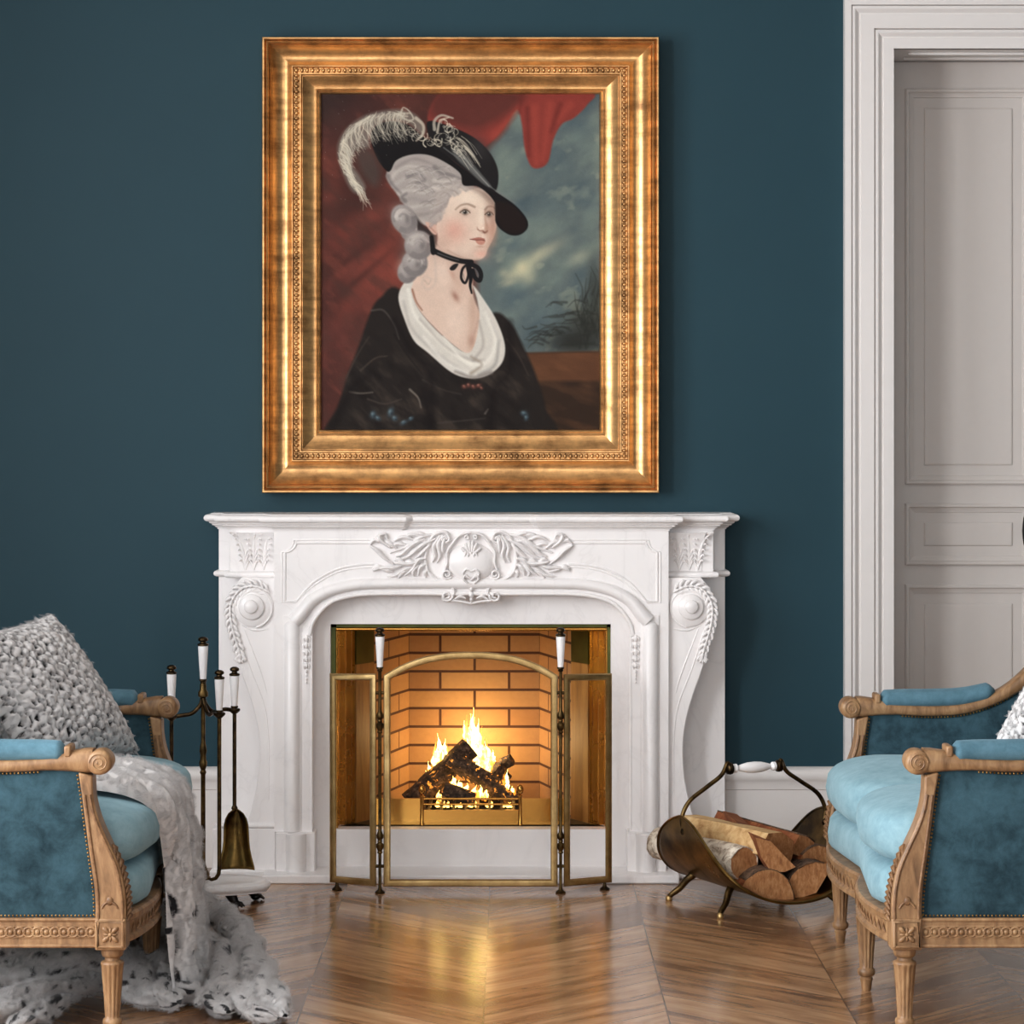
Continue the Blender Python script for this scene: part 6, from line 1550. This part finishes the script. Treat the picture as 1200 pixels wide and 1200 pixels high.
# ================================================================== LOG BASKET
bc = Vector((0.685, 7.72, 0)); ax_a = Vector((0.40, -0.9165, 0)); ax_c = Vector((0.9165, 0.40, 0))
lb = thing('log_basket', bc, 'burnished brass log basket with white porcelain grip, filled with split logs', 'log basket')
def bk(c, a, z): return tuple(bc + ax_c*c + ax_a*a + Vector((0, 0, z)))
prof_c = catmull([(-0.232, 0.262), (-0.228, 0.20), (-0.20, 0.135), (-0.15, 0.085), (-0.08, 0.055), (0.0, 0.045), (0.08, 0.055), (0.15, 0.085), (0.20, 0.135), (0.228, 0.20), (0.232, 0.262)], 6)
nP = len(prof_c); nA = 17
def half_len(i):
    t = abs(2*i/(nP-1) - 1)
    return max(0.012, 0.25 * (1 - max(0, (t - 0.10)/0.90)**2.0) ** 0.62)
mb = MB(); vs = []
for i, (c, z) in enumerate(prof_c):
    hl = half_len(i)
    for k in range(nA): vs.append(bk(c, hl*(-1 + 2*k/(nA-1)), z))
mb.add(vs, [(i*nA + k, i*nA + k + 1, (i+1)*nA + k + 1, (i+1)*nA + k) for i in range(nP-1) for k in range(nA-1)])
tr = mb.build('trough', M['scuttle'], lb, ang=60); so = tr.modifiers.new('thickness', 'SOLIDIFY'); so.thickness = 0.004; so.offset = 0
mb = MB()
for k in (0, nA-1): mb.tube([vs[i*nA + k] for i in range(nP)], 0.0045, 8)
for i in (0, nP-1): mb.tube([vs[i*nA + k] for k in range(nA)], 0.0045, 8)
mb.build('rolled_rim', M['scuttle'], lb)
for sc in (-1, 1):
    for sa in (-1, 1):
        mb = MB()
        pts = [bk(sc*0.130, sa*0.110, 0.082), bk(sc*0.150, sa*0.125, 0.062), bk(sc*0.165, sa*0.138, 0.038), bk(sc*0.185, sa*0.150, 0.020), bk(sc*0.190, sa*0.156, 0.012)]
        mb.tube([tuple(p) for p in catmull(pts, 5)], [lerp(0.0115, 0.007, i/20) for i in range(21)], 10)
        lg = mb.build('leg', M['bronze'], lb)
        mb = MB(); mb.lathe([(0.008, 0.0), (0.0095, 0.002), (0.0095, 0.010), (0.007, 0.014), (0.003, 0.018)], bk(sc*0.191, sa*0.156, 0), n=16); mb.build('foot', M['antique'], lg)
# bail handle
hz = Z_(899, 7.72)
mb = MB()
for s in (-1, 1):
    pts = [bk(s*0.226, 0.0, 0.222), bk(s*0.229, 0.0, 0.262), bk(s*0.205, 0.0, 0.305), bk(s*0.150, 0.0, 0.342), bk(s*0.105, 0.0, 0.372), bk(s*0.086, 0.0, 0.405), bk(s*0.083, 0.0, hz)]
    m2 = MB(); m2.tube([tuple(p) for p in catmull(pts, 7)], 0.0062, 12); hd = m2.build('bail', M['bronze'], lb)
    m2 = MB(); m2.lathe([(0.004, -0.008), (0.013, -0.006), (0.0165, -0.002), (0.0125, 0.001), (0.0175, 0.004), (0.0165, 0.010), (0.010, 0.014)], bk(s*0.083, 0, hz), tuple(-ax_c*s), 20); m2.build('boss', M['bronze_dark'], hd)
    m2 = MB(); m2.lathe([(0.003, -0.006), (0.012, -0.004), (0.010, 0.004), (0.005, 0.007)], bk(s*0.2265, 0.012, 0.222), tuple(ax_a), 16); m2.build('pivot', M['bronze_dark'], hd)
mb = MB(); mb.lathe([(0.007, -0.070), (0.0125, -0.066), (0.0125, -0.058), (0.0065, -0.052), (0.010, -0.042), (0.0148, -0.022), (0.0162, 0.0), (0.0148, 0.022), (0.010, 0.042), (0.0065, 0.052), (0.0125, 0.058), (0.0125, 0.066), (0.007, 0.070)], bk(0, 0, hz), tuple(ax_c), 24)
mb.build('grip', M['porcelain'], lb)

# firewood: each log its own prism with an irregular section; bark is a part
def log(name, p0, p1, sec, roll, mats, label, bark=None, bark_mat=None, seed=0):
    """sec: cross-section polygon (metres); mats: (side wood, cut end); bark: index range of section edges carrying bark"""
    a, b = Vector(p0), Vector(p1); ax = b - a; L = ax.length; ax.normalize()
    up = Vector((0, 0, 1)); v = (up - ax*up.dot(ax)).normalized(); u = v.cross(ax)
    R = Matrix.Rotation(roll, 3, ax); u = R @ u; v = R @ v
    m = 10; n = len(sec); vs = []
    for i in range(m):
        for k, (p, q) in enumerate(sec):
            s = 1 + 0.06*mnoise.noise(Vector((seed + i*0.35, p*30, q*30))); end = 0.006*mnoise.noise(Vector((seed, p*60, q*60))) if i in (0, m-1) else 0
            vs.append(a + ax*(L*i/(m-1) + end) + u*p*s + v*q*s)
    mb = MB(); mb.add(vs, [(i*n + k, i*n + (k+1) % n, (i+1)*n + (k+1) % n, (i+1)*n + k) for i in range(m-1) for k in range(n)], 0)
    mb.add(vs[:n], [tuple(range(n))[::-1]], 1); mb.add(vs[-n:], [tuple(range(n))], 1)
    o = mb.build(name, list(mats), None, ang=25)
    tag(o, label, 'log', 'split firewood in the basket')
    if bark:
        mb = MB(); k0, k1 = bark; ks_ = list(range(k0, k1 + 1)); w = len(ks_); bv = []
        for i in range(m):
            for k in ks_:
                p = vs[i*n + k % n]; c = a + ax*(L*i/(m-1)); d = (p - c); bv.append(p + d.normalized()*0.0025)
        mb.add(bv, [(i*w + k, i*w + k + 1, (i+1)*w + k + 1, (i+1)*w + k) for i in range(m-1) for k in range(w-1)])
        bo = mb.build('bark', bark_mat or M['bark'], o, ang=60); so = bo.modifiers.new('thickness', 'SOLIDIFY'); so.thickness = 0.004
    return o
def wedge(r, a0, a1, n=9, inner=(0, 0)):
    """sector of a round log"""
    return [inner] + [(r*math.cos(lerp(a0, a1, i/(n-1))), r*math.sin(lerp(a0, a1, i/(n-1)))) for i in range(n)]
def centre(sec):
    cx_ = sum(p[0] for p in sec)/len(sec); cy_ = sum(p[1] for p in sec)/len(sec); return [(p[0]-cx_, p[1]-cy_) for p in sec]
S1 = (M['split'], M['cut']); S2 = (M['split_red'], M['cut']); S3 = (M['birch'], M['cut'])
rnd = lambda r: [(r*math.cos(2*PI*k/18)*1.05, r*math.sin(2*PI*k/18)) for k in range(18)]
# lower layer lying in the trough
log('firewood', P(774, 988, 7.92), P(872, 1012, 7.56), rnd(0.044), 0.3, S3, 'round birch log with white bark, its red cut end facing out above the near rim', (0, 18), M['birch'], 1)
log('firewood', P(845, 1008, 7.90), P(904, 1033, 7.52), centre(wedge(0.080, 0.1, PI - 0.3, 12)), -0.2, S2, 'half-round log with ragged cut end lowest on the near rim of the basket', (1, 11), M['bark'], 2)
log('firewood', P(900, 1008, 7.93), P(943, 1028, 7.56), centre(wedge(0.085, 0.5, PI*0.93, 9)), 0.5, S2, 'wedge shaped split log with smooth cut end beside the settee leg', (2, 9), M['bark'], 3)
log('firewood', P(868, 972, 7.92), P(908, 1005, 7.53), centre([(-0.030, 0.055), (-0.034, 0.0), (-0.022, -0.05), (0.015, -0.062), (0.048, -0.062), (0.028, -0.02), (0.006, 0.03)]), 0.35, S2, 'narrow split log with pointed triangular cut end in mid pile', None, None, 4)
# upper layer
log('firewood', P(812, 972, 7.86), P(912, 994, 7.58), centre([(-0.055, -0.03), (-0.01, -0.042), (0.05, -0.045), (0.058, -0.01), (0.052, 0.02), (0.0, 0.040), (-0.05, 0.032), (-0.06, 0.0)]), -0.2, S1, 'big pale split log lying on top of the pile across the basket', None, None, 5)
log('firewood', P(846, 964, 8.0), P(942, 992, 7.66), centre([(-0.035, -0.02), (0.0, -0.03), (0.035, -0.032), (0.045, 0.012), (0.02, 0.026), (-0.01, 0.032)]), -0.1, S2, 'reddish split log with rough bark strip topmost at the back of the pile', (3, 5), M['bark'], 6)
log('firewood', P(905, 985, 7.95), P(960, 1000, 7.66), centre(wedge(0.07, 0.1, PI*0.72, 9)), 0.4, S2, 'wedge shaped log at the settee end of the pile', (1, 8), M['bark'], 7)
# ================================================================== LIGHT AND CAMERA
def area(name, loc, rot, sx, sy, power, color=(1, 1, 1)):
    l = bpy.data.lights.new(name, 'AREA'); l.shape = 'RECTANGLE'; l.size = sx; l.size_y = sy; l.energy = power; l.color = color
    o = bpy.data.objects.new(name, l); COL.objects.link(o); o.location = loc; o.rotation_euler = rot
    return o
for i, (y0, y1, z0, z1) in enumerate(WIN_L):
    area('daylight', (XL - 0.3, (y0+y1)/2, (z0+z1)/2), (0, -PI/2, 0), z1 - z0, y1 - y0, (300, 150)[i], (0.965, 0.985, 1.0))
for (x0, x1, z0, z1) in WIN_F:
    area('daylight', ((x0+x1)/2, YB - 0.3, (z0+z1)/2), (PI/2, 0, 0), x1 - x0, z1 - z0, 48, (0.965, 0.985, 1.0))
l = bpy.data.lights.new('fire_glow', 'POINT'); l.energy = 2.2; l.color = (1.0, 0.70, 0.34); l.shadow_soft_size = 0.05
o = bpy.data.objects.new('fire_glow', l); COL.objects.link(o); o.location = P(556, 872, 8.72)
w = bpy.data.worlds.new('sky'); SC.world = w; w.use_nodes = True
w.node_tree.nodes['Background'].inputs[0].default_value = (0.78, 0.88, 1.0, 1); w.node_tree.nodes['Background'].inputs[1].default_value = 1.0
cam = bpy.data.cameras.new('camera'); co = bpy.data.objects.new('camera', cam); COL.objects.link(co)
co.location = (0, 0, H); co.rotation_euler = (PI/2, 0, 0)
cam.sensor_fit = 'HORIZONTAL'; cam.sensor_width = 36.0; cam.lens = 36.0 * F / 1200.0; cam.shift_y = -(600.0 - HY) / 1200.0
cam.clip_start = 0.05
SC.camera = co
SC.view_settings.view_transform = 'Standard'; SC.view_settings.look = 'None'; SC.view_settings.gamma = 1.0; SC.view_settings.exposure = 0.17
SC.view_settings.use_curve_mapping = False
SC.cycles.use_denoising = True
SC.cycles.max_bounces = 8; SC.cycles.diffuse_bounces = 5; SC.cycles.sample_clamp_indirect = 25.0
